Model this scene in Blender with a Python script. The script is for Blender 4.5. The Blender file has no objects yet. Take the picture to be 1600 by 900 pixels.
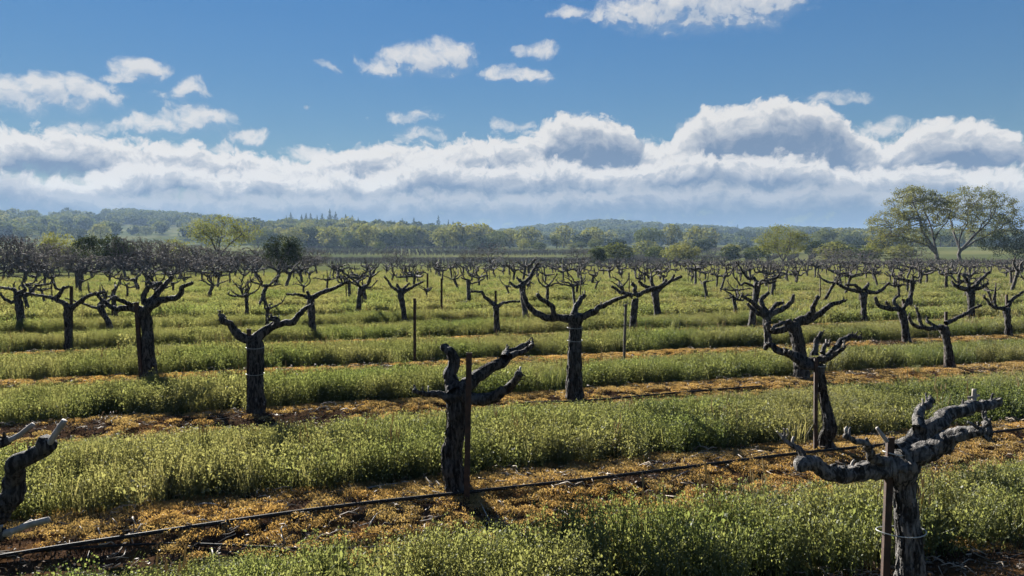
import bpy, math, random
import numpy as np
from mathutils import Vector, Matrix, noise as mnoise

# ------------------------------------------------------------------ camera, sky, sun, exposure
SC = bpy.context.scene
COL = SC.collection
FPX, EYE = 1155.0, 1.65                    # focal length in photo pixels (1600 wide), eye height
PITCH = math.atan(50 / FPX)                # horizon at photo row 400
SUN_AZ, SUN_EL = math.radians(-31), math.radians(21)   # azimuth clockwise from +Y

cam_d = bpy.data.cameras.new('camera'); cam = bpy.data.objects.new('camera', cam_d); COL.objects.link(cam)
cam.location = (0, 0, EYE); cam.rotation_euler = (math.pi / 2 - PITCH, 0, 0)
cam_d.sensor_width = 36; cam_d.lens = 36 * FPX / 1600; cam_d.clip_start = 0.05; cam_d.clip_end = 20000
SC.camera = cam
SC.view_settings.view_transform = 'Standard'; SC.view_settings.look = 'None'
SC.view_settings.gamma = 1; SC.view_settings.use_curve_mapping = False
SC.view_settings.exposure = 1.98
SKY_STRENGTH = 0.051
HAZE = 0.00015

UF = np.array([0, math.cos(PITCH), -math.sin(PITCH)]); UU = np.array([0, math.sin(PITCH), math.cos(PITCH)])
def ray(x, y):
    return np.array([(x - 800) / FPX, 0, 0]) + UU * (450 - y) / FPX + UF
def on_ground(x, y, z=0.07):
    r = ray(x, y); t = (EYE - z) / -r[2]
    return np.array([0, 0, EYE]) + r * t
def at_depth(x, y, Y):
    r = ray(x, y); t = Y / r[1]
    return np.array([0, 0, EYE]) + r * t

class NT:
    """tiny node-tree helper"""
    def __init__(s, tree): s.t = tree; s.L = tree.links
    def n(s, typ, **kw):
        nd = s.t.nodes.new(typ)
        for k, v in kw.items(): setattr(nd, k, v)
        return nd
    def put(s, sock, v):
        if v is None: return
        if hasattr(v, 'is_linked') or isinstance(v, bpy.types.NodeSocket): s.L.new(v, sock)
        else: sock.default_value = v
    def m(s, op, a, b=None, c=None, clamp=False):
        nd = s.n('ShaderNodeMath', operation=op); nd.use_clamp = clamp
        s.put(nd.inputs[0], a); s.put(nd.inputs[1], b)
        if c is not None: s.put(nd.inputs[2], c)
        return nd.outputs[0]
    def v(s, op, a, b=None, out=0):
        nd = s.n('ShaderNodeVectorMath', operation=op)
        s.put(nd.inputs[0], a); s.put(nd.inputs[1], b)
        return nd.outputs[out]
    def mr(s, x, a, b, c=0.0, d=1.0, smooth=True):
        nd = s.n('ShaderNodeMapRange'); nd.interpolation_type = 'SMOOTHSTEP' if smooth else 'LINEAR'; nd.clamp = True
        for i, q in enumerate((x, a, b, c, d)): s.put(nd.inputs[i], q)
        return nd.outputs[0]
    def noise(s, vec, scale, detail=4, rough=0.5, dist=0.0, out=0):
        nd = s.n('ShaderNodeTexNoise'); s.put(nd.inputs['Vector'], vec)
        s.put(nd.inputs['Scale'], scale); s.put(nd.inputs['Detail'], detail); s.put(nd.inputs['Roughness'], rough); s.put(nd.inputs['Distortion'], dist)
        return nd.outputs[out]
    def mix(s, f, a, b, blend='MIX'):
        nd = s.n('ShaderNodeMix', data_type='RGBA', blend_type=blend)
        s.put(nd.inputs[0], f); s.put(nd.inputs[6], a); s.put(nd.inputs[7], b)
        return nd.outputs[2]
    def xyz(s, x=0.0, y=0.0, z=0.0):
        nd = s.n('ShaderNodeCombineXYZ')
        for i, q in enumerate((x, y, z)): s.put(nd.inputs[i], q)
        return nd.outputs[0]
def C4(c): return (c[0], c[1], c[2], 1.0)

# clouds in sky directions (degrees of azimuth, elevation); half widths in degrees; weight
def px_dir(x, y):
    r = ray(x, y); return math.degrees(math.atan2(r[0], r[1])), math.degrees(math.atan2(r[2], math.hypot(r[0], r[1])))
K = 0.0496                                 # degrees per photo pixel
HIGH = [  # small high clouds: x, y, half width, half height, weight
 (20,152,70,24,.8),(85,150,70,28,.9),(145,150,48,18,.75),(215,112,34,24,.75),(185,128,36,10,.45),(240,104,22,14,.5),(300,140,30,20,.55),(285,152,40,10,.4),
 (310,186,52,22,.8),(230,196,60,18,.65),(140,200,60,16,.5),(600,102,50,18,.6),(650,94,50,24,.85),(705,84,40,22,.8),(690,110,50,10,.5),(520,103,32,10,.3),
 (780,112,40,14,.6),(825,116,44,14,.6),(838,80,40,14,.6),(850,128,26,8,.4),(1000,20,80,26,.8),(1090,12,120,36,1.0),(1185,10,70,34,.9),(1100,44,70,12,.5),(892,18,40,12,.45),(930,30,40,10,.4),
 (648,184,52,16,.42),(655,212,42,16,.5),(795,192,42,13,.35),(385,214,44,16,.7),(350,228,40,12,.55),(480,163,12,6,.35),
 (1318,155,56,14,.42),(1375,200,44,16,.6),(1075,203,28,10,.35),(495,243,48,14,.7),(565,190,8,4,.3),(1590,238,40,10,.4)]
BACK = [(70,245,95,36,1.0),(165,248,50,28,.9),(0,262,70,44,1.0),(240,255,70,30,1.0),(320,258,70,32,1.0),(400,268,50,26,.9),(560,262,70,30,1.0),(620,250,50,26,.9),(730,250,70,34,1.0),(800,246,60,34,1.0),
 (880,228,60,46,1.1),(940,232,56,48,1.1),(1045,240,44,22,.9),(1140,212,70,40,1.0),(1215,204,80,42,1.1),(1280,222,50,30,.9),(1420,252,80,36,1.0),(1480,242,80,44,1.1),(1560,272,70,30,1.0),(1330,268,70,26,.9),(1000,272,90,34,1.0),(480,272,60,20,.8)]
MID = [(30,300,70,24,.9),(250,285,75,30,1.0),(330,292,60,24,.9),(430,290,80,26,.9),(540,292,70,24,.9),(680,278,80,32,1.0),(770,286,80,30,1.0),(860,285,80,36,1.0),(960,290,80,30,.9),(1080,278,90,36,1.0),
 (1190,275,100,34,1.0),(1300,292,90,28,.9),(1400,290,90,30,.9),(1520,300,100,32,1.0),(1620,310,80,30,1.0),(120,305,90,22,.7),(620,310,80,16,.7)]
LOW = [(60,322,160,24,.75),(300,325,180,24,.75),(520,322,150,24,.7),(700,325,150,26,.7),(880,322,150,26,.8),(1060,318,170,28,.8),(1250,320,170,30,.8),(1450,330,200,30,.8),(1650,335,150,30,.8),(-100,310,150,40,.9)]

def cloud_field(N, Q, S, blobs, seed, bank, fine):
    """cloud thickness at the warped direction Q (degrees); S the same shifted for this layer's noise"""
    def nz(vec, scale, det, rough):
        nd = N.n('ShaderNodeTexNoise', noise_dimensions='2D'); N.put(nd.inputs['Vector'], vec)
        nd.inputs['Scale'].default_value = scale; nd.inputs['Detail'].default_value = det; nd.inputs['Roughness'].default_value = rough
        return nd.outputs[0]
    sep = N.n('ShaderNodeSeparateXYZ'); N.put(sep.inputs[0], Q); qa, qe = sep.outputs[0], sep.outputs[1]
    if bank:        # a bank of cloud: outline of its heads by azimuth, going on all the way round
        azs = np.linspace(-48, 48, 97); top = np.full(97, bank[0] - bank[1]); bot = np.full(97, bank[0] - bank[1] * .8)
        for (x, y, hx, hy, wt) in blobs:
            a_, e_ = px_dir(x, y); q = 1 - ((azs - a_) / (hx * K * 1.1)) ** 2; m_ = q > 0; hh = hy * K * 1.12 * np.sqrt(np.maximum(q, 0))
            top = np.where(m_, np.maximum(top, e_ + hh), top); bot = np.where(m_, np.minimum(bot, e_ - hh), bot)
        rr = np.random.default_rng(seed)
        for i, a_ in enumerate(azs):
            if abs(a_) > 37: top[i] = bank[0] + bank[1] * rr.uniform(.35, .95)
        def curve(vals, lo, hi):
            fc = N.n('ShaderNodeFloatCurve'); c = fc.mapping.curves[0]; v = np.clip((vals - lo) / (hi - lo), 0, 1)
            c.points[0].location = (0, v[0]); c.points[1].location = (1, v[-1])
            for i in range(1, 96): c.points.new(i / 96, float(v[i]))
            fc.mapping.update()
            N.put(fc.inputs['Value'], N.m('DIVIDE', N.m('ADD', N.m('PINGPONG', N.m('ADD', qa, 48.0), 96.0), 0.0), 96.0))
            return N.m('ADD', lo, N.m('MULTIPLY', fc.outputs[0], hi - lo))
        t = curve(top, 0, 16)
        up = N.m('DIVIDE', N.m('SUBTRACT', t, qe), bank[1] * .7)
        dn = N.m('DIVIDE', N.m('SUBTRACT', qe, bank[2]), bank[1] * .7)
        best = N.m('MINIMUM', N.m('SMOOTH_MIN', up, dn, .4), 1.15)
    else:
        best = None
        for (x, y, hx, hy, wt) in blobs:
            az_, el_ = px_dir(x, y); ix, iy = 1 / (hx * K * 1.15), 1 / (hy * K * 1.15)
            md = N.n('ShaderNodeVectorMath', operation='MULTIPLY_ADD'); N.put(md.inputs[0], Q); md.inputs[1].default_value = (ix, iy, 0); md.inputs[2].default_value = (-az_ * ix, -el_ * iy, 0)
            q = N.m('SUBTRACT', wt, N.v('DOT_PRODUCT', md.outputs[0], md.outputs[0], out=1))
            best = q if best is None else N.m('SMOOTH_MAX', best, q, 0.3)
        puff = N.m('MULTIPLY', N.m('SUBTRACT', nz(N.v('MULTIPLY', S, (.05, .11, 0)), 1.0, 2, .5), .6), 5.0)
        outs = N.m('MAXIMUM', N.mr(N.m('ABSOLUTE', qa), 35, 42), N.mr(qe, 20.5, 27))
        best = N.m('MAXIMUM', best, N.m('SUBTRACT', puff, N.m('MULTIPLY', N.m('SUBTRACT', 1.0, outs), 6.0)))
    vo = N.n('ShaderNodeTexVoronoi', feature='F1', voronoi_dimensions='2D'); N.put(vo.inputs['Vector'], N.v('MULTIPLY', S, (1, 1.25, 0)))
    vo.inputs['Scale'].default_value = .62; vo.inputs['Detail'].default_value = 2.0; vo.inputs['Roughness'].default_value = .55; vo.inputs['Lacunarity'].default_value = 2.3
    vo.normalize = True
    bil = N.m('SUBTRACT', .38, vo.outputs['Distance'])
    fb = N.m('SUBTRACT', nz(N.v('MULTIPLY', S, (1, 1.3, 0)), .9, 5, .62), .5)
    return N.m('ADD', best, N.m('ADD', N.m('MULTIPLY', bil, fine[0]), N.m('MULTIPLY', fb, fine[1])))

world = bpy.data.worlds.new('World'); SC.world = world; world.use_nodes = True
world.cycles.sampling_method = 'MANUAL'; world.cycles.sample_map_resolution = 512
wt = world.node_tree; wt.nodes.clear(); W = NT(wt)
sky = W.n('ShaderNodeTexSky', sky_type='NISHITA'); sky.sun_disc = False
sky.sun_elevation = SUN_EL; sky.sun_rotation = SUN_AZ
sky.altitude = 50; sky.air_density = 1.0; sky.dust_density = 0.0; sky.ozone_density = 2.2
tc = W.n('ShaderNodeTexCoord'); sp = W.n('ShaderNodeSeparateXYZ'); W.put(sp.inputs[0], tc.outputs['Generated'])
az = W.m('MULTIPLY', W.m('ARCTAN2', sp.outputs[0], sp.outputs[1]), 180 / math.pi)
el = W.m('MULTIPLY', W.m('ARCSINE', sp.outputs[2]), 180 / math.pi)
P0 = W.xyz(az, el, 0.0)
lum = W.v('DOT_PRODUCT', sky.outputs[0], (.25, .6, .15), out=1)
skc = W.v('SCALE', sky.outputs[0]); W.put(skc.node.inputs['Scale'], W.m('DIVIDE', 2.4, W.m('ADD', lum, 2.4)))   # evens out the glare around the sun
hs = W.n('ShaderNodeHueSaturation'); hs.inputs['Saturation'].default_value = 1.32; hs.inputs['Hue'].default_value = .506; W.put(hs.inputs['Color'], skc)
bg1 = W.n('ShaderNodeBackground'); W.put(bg1.inputs[0], hs.outputs[0]); bg1.inputs[1].default_value = SKY_STRENGTH
shade = bg1.outputs[0]
lowhaze = W.mr(el, 0.0, 5.0)
LIT, DIM = (.190, .188, .184), (.040, .060, .092)
def warp(scale, det, amp):
    nd = W.n('ShaderNodeTexNoise', noise_dimensions='2D'); W.put(nd.inputs['Vector'], P0); nd.inputs['Scale'].default_value = scale; nd.inputs['Detail'].default_value = det
    return W.v('MULTIPLY', W.v('SUBTRACT', nd.outputs[1], (.5, .5, .5)), amp)
QW = W.v('ADD', W.v('ADD', P0, warp(.30, 1, (2.2, 1.1, 0))), warp(1.5, 3, (.55, .40, 0)))
for nm, blobs, seed, bank, fine, a0, a1, amax, k, dim in (
        ('high', HIGH, 1, None, (.75, 1.3), -.06, .85, .88, 1.1, (.085, .106, .137)),
        ('back', BACK, 2, (7.5, 2.6, 4.6), (.75, .85), .0, .34, 1.0, 1.85, DIM),
        ('middle', MID, 3, (5.5, 2.2, 3.2), (.7, .95), -.02, .42, .95, 2.1, DIM),
        ('low', LOW, 4, (3.6, 1.9, .2), (.6, 1.3), -.05, .7, .92, 2.0, DIM)):
    def dens(off):
        q = W.v('ADD', QW, off) if off else QW
        return cloud_field(W, q, W.v('ADD', q, (seed * 37.0, seed * 11.0, 0)), blobs, seed, bank, fine)
    d0 = dens(None); d1 = dens((-.40, .85, 0))
    soft = W.mr(W.m('SUBTRACT', d1, d0), -.25, .45, a1, a1 * 2.6)          # crisp tops, ragged bases
    alpha = W.m('MULTIPLY', W.mr(d0, a0, soft), amax)
    lit = W.m('EXPONENT', W.m('MULTIPLY', W.m('MAXIMUM', d1, 0.0), -k))
    lit = W.m('ADD', lit, W.m('MULTIPLY', W.m('SUBTRACT', d0, d1), .25))
    lit = W.mr(lit, 0.12, 0.95, smooth=False)
    ccol = W.mix(lit, C4(dim), C4(LIT if nm != 'low' else (.115, .124, .137))); ccol = W.mix(lowhaze, C4((.030, .052, .087)), ccol)
    bg2 = W.n('ShaderNodeBackground'); W.put(bg2.inputs[0], ccol); bg2.inputs[1].default_value = 1.0
    ms = W.n('ShaderNodeMixShader'); W.put(ms.inputs[0], alpha); W.put(ms.inputs[1], shade); W.put(ms.inputs[2], bg2.outputs[0])
    shade = ms.outputs[0]
wo = W.n('ShaderNodeOutputWorld'); W.put(wo.inputs[0], shade)

sd = bpy.data.lights.new('sun', 'SUN'); so = bpy.data.objects.new('sun', sd); COL.objects.link(so)
sd.energy = 5.0; sd.angle = math.radians(.53); sd.color = (1, .955, .88)
sdir = Vector((math.sin(SUN_AZ) * math.cos(SUN_EL), math.cos(SUN_AZ) * math.cos(SUN_EL), math.sin(SUN_EL)))
so.rotation_euler = sdir.to_track_quat('Z', 'Y').to_euler(); so.location = (-40, 60, 60)

# ------------------------------------------------------------------ helpers
RNG = np.random.default_rng(7)
class MB:
    def __init__(s): s.V = []; s.Q = []; s.T = []; s.A = []; s.n = 0
    def add(s, V, Q=None, T=None, a=0.5):
        V = np.asarray(V, float).reshape(-1, 3)
        s.V.append(V); s.A.append(np.broadcast_to(np.asarray(a, float), (len(V),)))
        if Q is not None and len(Q): s.Q.append(np.asarray(Q, int) + s.n)
        if T is not None and len(T): s.T.append(np.asarray(T, int) + s.n)
        s.n += len(V)
    def mesh(s, name, mat, smooth=True):
        me = bpy.data.meshes.new(name)
        V = np.concatenate(s.V); Q = np.concatenate(s.Q) if s.Q else np.zeros((0, 4), int); T = np.concatenate(s.T) if s.T else np.zeros((0, 3), int)
        me.vertices.add(len(V)); me.vertices.foreach_set('co', V.astype(np.float32).ravel())
        me.loops.add(Q.size + T.size); me.loops.foreach_set('vertex_index', np.concatenate([Q.ravel(), T.ravel()]).astype(np.int32))
        me.polygons.add(len(Q) + len(T))
        st = np.concatenate([np.arange(len(Q)) * 4, Q.size + np.arange(len(T)) * 3]).astype(np.int32)
        me.polygons.foreach_set('loop_start', st)
        me.polygons.foreach_set('use_smooth', np.full(len(st), smooth))
        at = me.attributes.new('var', 'FLOAT', 'POINT'); at.data.foreach_set('value', np.concatenate(s.A).astype(np.float32))
        me.update(calc_edges=True); me.validate()
        me.materials.append(mat)
        return me
    def obj(s, name, mat, parent=None, smooth=True, link=True):
        o = bpy.data.objects.new(name, s.mesh(name, mat, smooth))
        if link: COL.objects.link(o)
        if parent: o.parent = parent
        return o
def tag(o, label=None, cat=None, group=None, kind=None):
    if label: o['label'] = label
    if cat: o['category'] = cat
    if group: o['group'] = group
    if kind: o['kind'] = kind
    return o
def empty(name, loc, rz=0.0):
    o = bpy.data.objects.new(name, None); COL.objects.link(o); o.location = loc; o.rotation_euler = (0, 0, rz); o.empty_display_size = .1
    return o
def copy_tree(o, parent=None):
    c = o.copy(); COL.objects.link(c); c.parent = parent
    for ch in o.children: copy_tree(ch, c)
    return c
def resample(P, R, step):
    """Catmull-Rom through P with radii R, resampled at about `step`"""
    P = np.asarray(P, float); R = np.asarray(R, float)
    if len(P) == 2: P = np.stack([P[0], (P[0] + P[1]) / 2, P[1]]); R = np.array([R[0], (R[0] + R[1]) / 2, R[1]])
    E = np.concatenate([[2 * P[0] - P[1]], P, [2 * P[-1] - P[-2]]])
    out, ro = [], []
    for i in range(len(P) - 1):
        L = np.linalg.norm(P[i + 1] - P[i]); k = max(1, int(math.ceil(L / step)))
        t = np.arange(k)[:, None] / k
        a, b, c, d = E[i], E[i + 1], E[i + 2], E[i + 3]
        out.append(.5 * (2 * b + (c - a) * t + (2 * a - 5 * b + 4 * c - d) * t ** 2 + (3 * b - a - 3 * c + d) * t ** 3))
        ro.append(R[i] + (R[i + 1] - R[i]) * t[:, 0])
    out.append(P[-1:]); ro.append(R[-1:])
    return np.concatenate(out), np.concatenate(ro)
def tube(mb, P, R, sides=8, rng=None, rough=0.0, ridges=0.0, step=None, cap0=False, tipround=True, wob=0.0, a=.5):
    """a bark-covered limb: uneven radius, long ridges, knobs"""
    if step: P, R = resample(P, R, step)
    P = np.asarray(P, float); R = np.asarray(R, float); n = len(P)
    if wob and rng is not None:
        k = np.arange(n); 
        for ax in range(3):
            P[:, ax] += wob * R * (np.sin(k * .55 + rng.uniform(0, 6)) + .6 * np.sin(k * 1.13 + rng.uniform(0, 6)))
    T = np.gradient(P, axis=0); T /= np.linalg.norm(T, axis=1)[:, None] + 1e-9
    u = np.cross(T[0], [0, 0, 1.0]) if abs(T[0][2]) < .9 else np.cross(T[0], [1.0, 0, 0])
    u /= np.linalg.norm(u); Us = np.zeros_like(P)
    for i in range(n):
        u = u - T[i] * np.dot(u, T[i]); u /= np.linalg.norm(u) + 1e-9; Us[i] = u
    Ws = np.cross(T, Us)
    th = np.arange(sides) / sides * 2 * math.pi
    s = np.concatenate([[0], np.cumsum(np.linalg.norm(np.diff(P, axis=0), axis=1))])
    TH, S = np.meshgrid(th, s); M = np.ones_like(TH)
    if rng is not None and rough:
        o_ = rng.uniform(-50, 50, 3); rb = max(float(np.mean(R)), .01); B = P[:, None, :] + R[:, None, None] * (np.cos(TH)[:, :, None] * Us[:, None, :] + np.sin(TH)[:, :, None] * Ws[:, None, :])
        B = B.reshape(-1, 3); f1 = .45 / rb; f2 = 1.3 / rb
        nn = [mnoise.noise(Vector(q * f1 + o_)) + .6 * mnoise.noise(Vector(q * f2 - o_)) for q in B]
        M += rough * 2.6 * np.array(nn).reshape(TH.shape)
    if rng is not None and ridges:
        tw = rng.uniform(-6, 6)
        for k in ((5, 8, 11) if sides < 24 else (6, 11, 17)):
            ph = rng.uniform(0, 6.3)
            M += ridges * (np.abs(np.sin(k / 2 * TH + tw * S + .8 * np.sin(9 * S + ph) + ph)) - .6)
    V = P[:, None, :] + (R[:, None] * M)[:, :, None] * (np.cos(TH)[:, :, None] * Us[:, None, :] + np.sin(TH)[:, :, None] * Ws[:, None, :])
    V = V.reshape(-1, 3)
    i = np.arange(n - 1)[:, None] * sides; j = np.arange(sides)[None, :]; j2 = (j + 1) % sides
    Q = np.stack([i + j, i + j2, i + sides + j2, i + sides + j], -1).reshape(-1, 4)
    V = np.concatenate([V, [P[0], P[-1] + T[-1] * R[-1] * (.55 if tipround else .02)]])
    jj = np.arange(sides); b = (n - 1) * sides
    T1 = np.stack([b + jj, b + (jj + 1) % sides, np.full(sides, n * sides + 1)], -1)
    tri = T1
    if cap0: tri = np.concatenate([T1, np.stack([(jj + 1) % sides, jj, np.full(sides, n * sides)], -1)])
    mb.add(V, Q, tri, a)
def leaves(mb, C, size, rng, aspect=.6, upness=0.0, a=None):
    """diamond leaf blades at points C"""
    C = np.asarray(C, float); n = len(C); size = np.broadcast_to(np.asarray(size, float), (n,))
    d = rng.normal(size=(n, 3)); d[:, 2] += upness; d /= np.linalg.norm(d, axis=1)[:, None]
    e = np.cross(d, rng.normal(size=(n, 3))); e /= np.linalg.norm(e, axis=1)[:, None] + 1e-9
    s = size[:, None]
    V = np.stack([C - d * s * .5, C + e * s * aspect * .5, C + d * s * .5, C - e * s * aspect * .5], 1).reshape(-1, 3)
    av = np.repeat(rng.uniform(0, 1, n) if a is None else a, 4)
    mb.add(V, np.arange(4 * n).reshape(-1, 4), None, av)

# ------------------------------------------------------------------ materials
def new_mat(name):
    m = bpy.data.materials.new(name); m.use_nodes = True; m.node_tree.nodes.clear(); return m, NT(m.node_tree)
def out_surf(N, sh):
    o = N.n('ShaderNodeOutputMaterial'); N.put(o.inputs[0], sh)
def principled(N, col, rough=.8, normal=None, spec=.3, metal=0.0):
    p = N.n('ShaderNodeBsdfPrincipled'); N.put(p.inputs['Base Color'], col); N.put(p.inputs['Roughness'], rough)
    N.put(p.inputs['Specular IOR Level'], spec); N.put(p.inputs['Metallic'], metal)
    if normal is not None: N.put(p.inputs['Normal'], normal)
    return p.outputs[0]
def bump(N, h, strength=.5, dist=.01):
    b = N.n('ShaderNodeBump'); N.put(b.inputs['Height'], h); b.inputs['Strength'].default_value = strength; b.inputs['Distance'].default_value = dist
    return b.outputs[0]
def obj_pos(N): return N.n('ShaderNodeTexCoord').outputs['Object']
def world_pos(N): return N.n('ShaderNodeNewGeometry').outputs['Position']
def attr(N, name='var'):
    a = N.n('ShaderNodeAttribute'); a.attribute_name = name; return a
def rnd(N): return N.n('ShaderNodeObjectInfo').outputs['Random']
def simple_mat(name, c1, c2, scale, rough=.8, bs=.4, bd=.01, spec=.3, stretch=(1, 1, 1), metal=0.0, detail=6):
    m, N = new_mat(name); p = N.v('MULTIPLY', obj_pos(N), stretch)
    f = N.mr(N.noise(p, scale, detail, .6), .3, .7)
    nb = N.noise(p, scale * 3, 5, .6)
    out_surf(N, principled(N, N.mix(f, C4(c1), C4(c2)), rough, bump(N, nb, bs, bd), spec, metal)); return m
def leaf_mat(name, c1, c2, c3=None, trans=.5, gloss=.06, wscale=.6, rough=.45):
    """two-sided leaf: diffuse, translucent and a little gloss; colour varies by leaf, by plant and by place"""
    m, N = new_mat(name)
    v = attr(N).outputs['Fac']; r = rnd(N); w = N.mr(N.noise(world_pos(N), wscale, 3, .55), .32, .68)
    col = N.mix(N.m('ADD', N.m('MULTIPLY', v, .6), N.m('MULTIPLY', r, .4)), C4(c1), C4(c2))
    if c3 is not None: col = N.mix(N.m('MULTIPLY', w, .75), col, C4(c3))
    d = N.n('ShaderNodeBsdfDiffuse'); N.put(d.inputs[0], col)
    t = N.n('ShaderNodeBsdfTranslucent'); N.put(t.inputs[0], N.mix(1.0, col, C4((1.2, 1.12, .68)), 'MULTIPLY'))
    g = N.n('ShaderNodeBsdfGlossy'); N.put(g.inputs[0], C4((.9, .9, .9))); N.put(g.inputs[1], rough)
    m1 = N.n('ShaderNodeMixShader'); m1.inputs[0].default_value = trans; N.put(m1.inputs[1], d.outputs[0]); N.put(m1.inputs[2], t.outputs[0])
    m2 = N.n('ShaderNodeMixShader'); m2.inputs[0].default_value = gloss; N.put(m2.inputs[1], m1.outputs[0]); N.put(m2.inputs[2], g.outputs[0])
    out_surf(N, m2.outputs[0]); return m
M = {}
def bark_mat(name, c1, c2, c3):
    m, N = new_mat(name); o = obj_pos(N)
    st = N.v('MULTIPLY', o, (1, 1, .22))
    f = N.mr(N.noise(st, 48, 6, .6, .7), .42, .60)
    lich = N.mr(N.noise(o, 9, 5, .6), .52, .7)
    col = N.mix(f, C4(c1), C4(c2)); col = N.mix(N.m('MULTIPLY', lich, .5), col, C4(c3))
    h = N.m('ADD', N.noise(st, 70, 6, .65, .8), N.m('MULTIPLY', N.noise(o, 160, 3, .6), .4))
    out_surf(N, principled(N, col, .85, bump(N, h, 1.0, .05), .25)); return m
M['bark'] = bark_mat('vine_bark', (.014, .012, .011), (.135, .118, .105), (.20, .195, .185))
M['grey_bark'] = bark_mat('weathered_grey_bark', (.03, .028, .026), (.27, .25, .23), (.36, .355, .34))
M['cane'] = simple_mat('cut_cane', (.20, .175, .145), (.33, .29, .25), 30, .7, .3, .004, stretch=(1, 1, .4))
M['rust'] = simple_mat('rusty_steel', (.018, .011, .009), (.06, .028, .016), 25, .75, .5, .003, .4)
M['greywood'] = simple_mat('weathered_wood', (.05, .04, .032), (.13, .11, .09), 30, .85, .5, .005, stretch=(1, 1, .15))
M['tie'] = simple_mat('pale_tie', (.30, .31, .30), (.42, .42, .39), 40, .5, .2, .001)
M['hose'] = simple_mat('black_hose', (.012, .011, .011), (.03, .026, .022), 18, .7, .2, .002, .2)
M['twig'] = simple_mat('dry_twig', (.10, .075, .05), (.34, .28, .21), 14, .7, .3, .003)
M['crop'] = leaf_mat('cover_crop_leaf', (.075, .115, .040), (.185, .215, .090), (.215, .205, .108), .60, .016, .5, .5)
M['blade'] = leaf_mat('grass_blade', (.095, .13, .048), (.195, .21, .095), (.23, .205, .12), .60, .02, .5, .5)
M['seed'] = leaf_mat('dry_seed_head', (.22, .17, .08), (.34, .27, .15), None, .45, .03)
M['moss'] = leaf_mat('dry_moss', (.22, .12, .048), (.50, .34, .145), (.29, .225, .12), .45, .02, 2.2)
M['litter'] = leaf_mat('dead_leaf', (.06, .04, .028), (.15, .11, .08), None, .15, .02, 1, .45)
M['oak_leaf'] = leaf_mat('oak_spring_leaf', (.07, .085, .025), (.145, .155, .05), (.11, .11, .05), .5, .006, .15)
M['evergreen'] = leaf_mat('evergreen_leaf', (.016, .026, .012), (.045, .06, .022), None, .25, .006, .2)
M['yellow_leaf'] = leaf_mat('fresh_leaf', (.08, .10, .025), (.155, .16, .045), None, .5, .006, .2)
M['conifer'] = leaf_mat('conifer_needle', (.014, .028, .016), (.04, .055, .03), None, .2, .006, .1)
M['far_leaf'] = leaf_mat('hill_foliage', (.035, .055, .018), (.10, .12, .035), (.07, .08, .03), .35, .006, .01)
M['tree_bark'] = simple_mat('tree_bark', (.03, .026, .022), (.085, .072, .06), 2.5, .9, .6, .05, stretch=(1, 1, .3))
M['bare_twig'] = simple_mat('bare_shrub_twig', (.055, .045, .038), (.12, .10, .085), 1.2, .9, .2, .02)

# ------------------------------------------------------------------ ground
ROWA = math.radians(18.5); RU = np.array([math.cos(ROWA), math.sin(ROWA)]); RV = np.array([-math.sin(ROWA), math.cos(ROWA)])
ROW_V = [2.52, 4.76, 7.73, 10.55, 13.85] + [17.1 + 3.05 * k for k in range(60)]
ROW_V = [2.35 - 3.05 * k for k in (3, 2, 1)] + ROW_V
ROW_ARR = np.array(ROW_V)
EDGE = np.array([(-90, 14), (-60, 28), (-33, 47), (-12, 74), (12, 98), (30, 118), (64, 128), (140, 130)], float)   # far edge of the vineyard
def smooth(t): t = np.clip(t, 0, 1); return t * t * (3 - 2 * t)
def sines(x, y, seed, n=6, base=1.0):
    r = np.random.default_rng(seed); o = np.zeros_like(np.asarray(x, float))
    for i in range(n):
        k = base * 1.7 ** i; a = r.uniform(0, 6.28)
        o += np.sin(k * (x * math.cos(a) + y * math.sin(a)) + r.uniform(0, 6.28)) / 1.5 ** i
    return o / 2
SKX = np.array([-900, -400, 0, 200, 300, 400, 560, 700, 770, 850, 950, 1050, 1150, 1250, 1350, 1600, 2000, 2600.])
SKY_Y = np.array([350, 352, 346, 345, 351, 361, 360, 366, 371, 364, 359, 363, 369, 367, 374, 378, 368, 362.])
SKD = np.array([1300, 1300, 1300, 1300, 1200, 850, 800, 820, 1100, 1450, 1500, 1500, 1500, 1500, 1500, 1500, 1500, 1500.])
def edge_y(x): return np.interp(x, EDGE[:, 0], EDGE[:, 1])
def in_field(x, y): return y < edge_y(x)
def row_off(x, y):
    v = x * RV[0] + y * RV[1]
    i = np.clip(np.searchsorted(ROW_ARR, v), 1, len(ROW_ARR) - 1)
    lo, hi = ROW_ARR[i - 1], ROW_ARR[i]
    near = np.where(v - lo < hi - v, i - 1, i)
    return v - ROW_ARR[near], near
def gz(x, y):
    x = np.asarray(x, float); y = np.asarray(y, float)
    d = np.hypot(x, y); a = np.arctan2(x, y)
    px = 800 + FPX * np.tan(np.clip(a, -.98, .98))
    D = np.interp(px, SKX, SKD); zt = EYE + (400 - np.interp(px, SKX, SKY_Y)) / FPX * D * np.maximum(np.cos(a), .6)
    z = 6.3 * smooth((d - 165) / 285)
    t = (d - 430) / (D - 430)
    z = z + (zt - 6.3) * smooth(t) * np.where(t > 1, 1 - .5 * smooth((t - 1) / .8), 1)
    z = z + smooth((d - 420) / 400) * (sines(x, y, 3, 5, .008) * 5.0)
    f = in_field(x, y) & (d < 175)
    dv, idx = row_off(x, y)
    w = np.where(idx <= 6, 1.0, .75)
    berm = .085 * np.exp(-(dv / .42) ** 2) * w
    fine = sines(x, y, 11, 6, 2.2) * .012 + sines(x, y, 12, 5, 9.0) * .006 * np.exp(-(dv / .5) ** 2)
    return z + np.where(f, berm + fine * np.clip(40 / (d + 1), 0, 1), 0)
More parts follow.
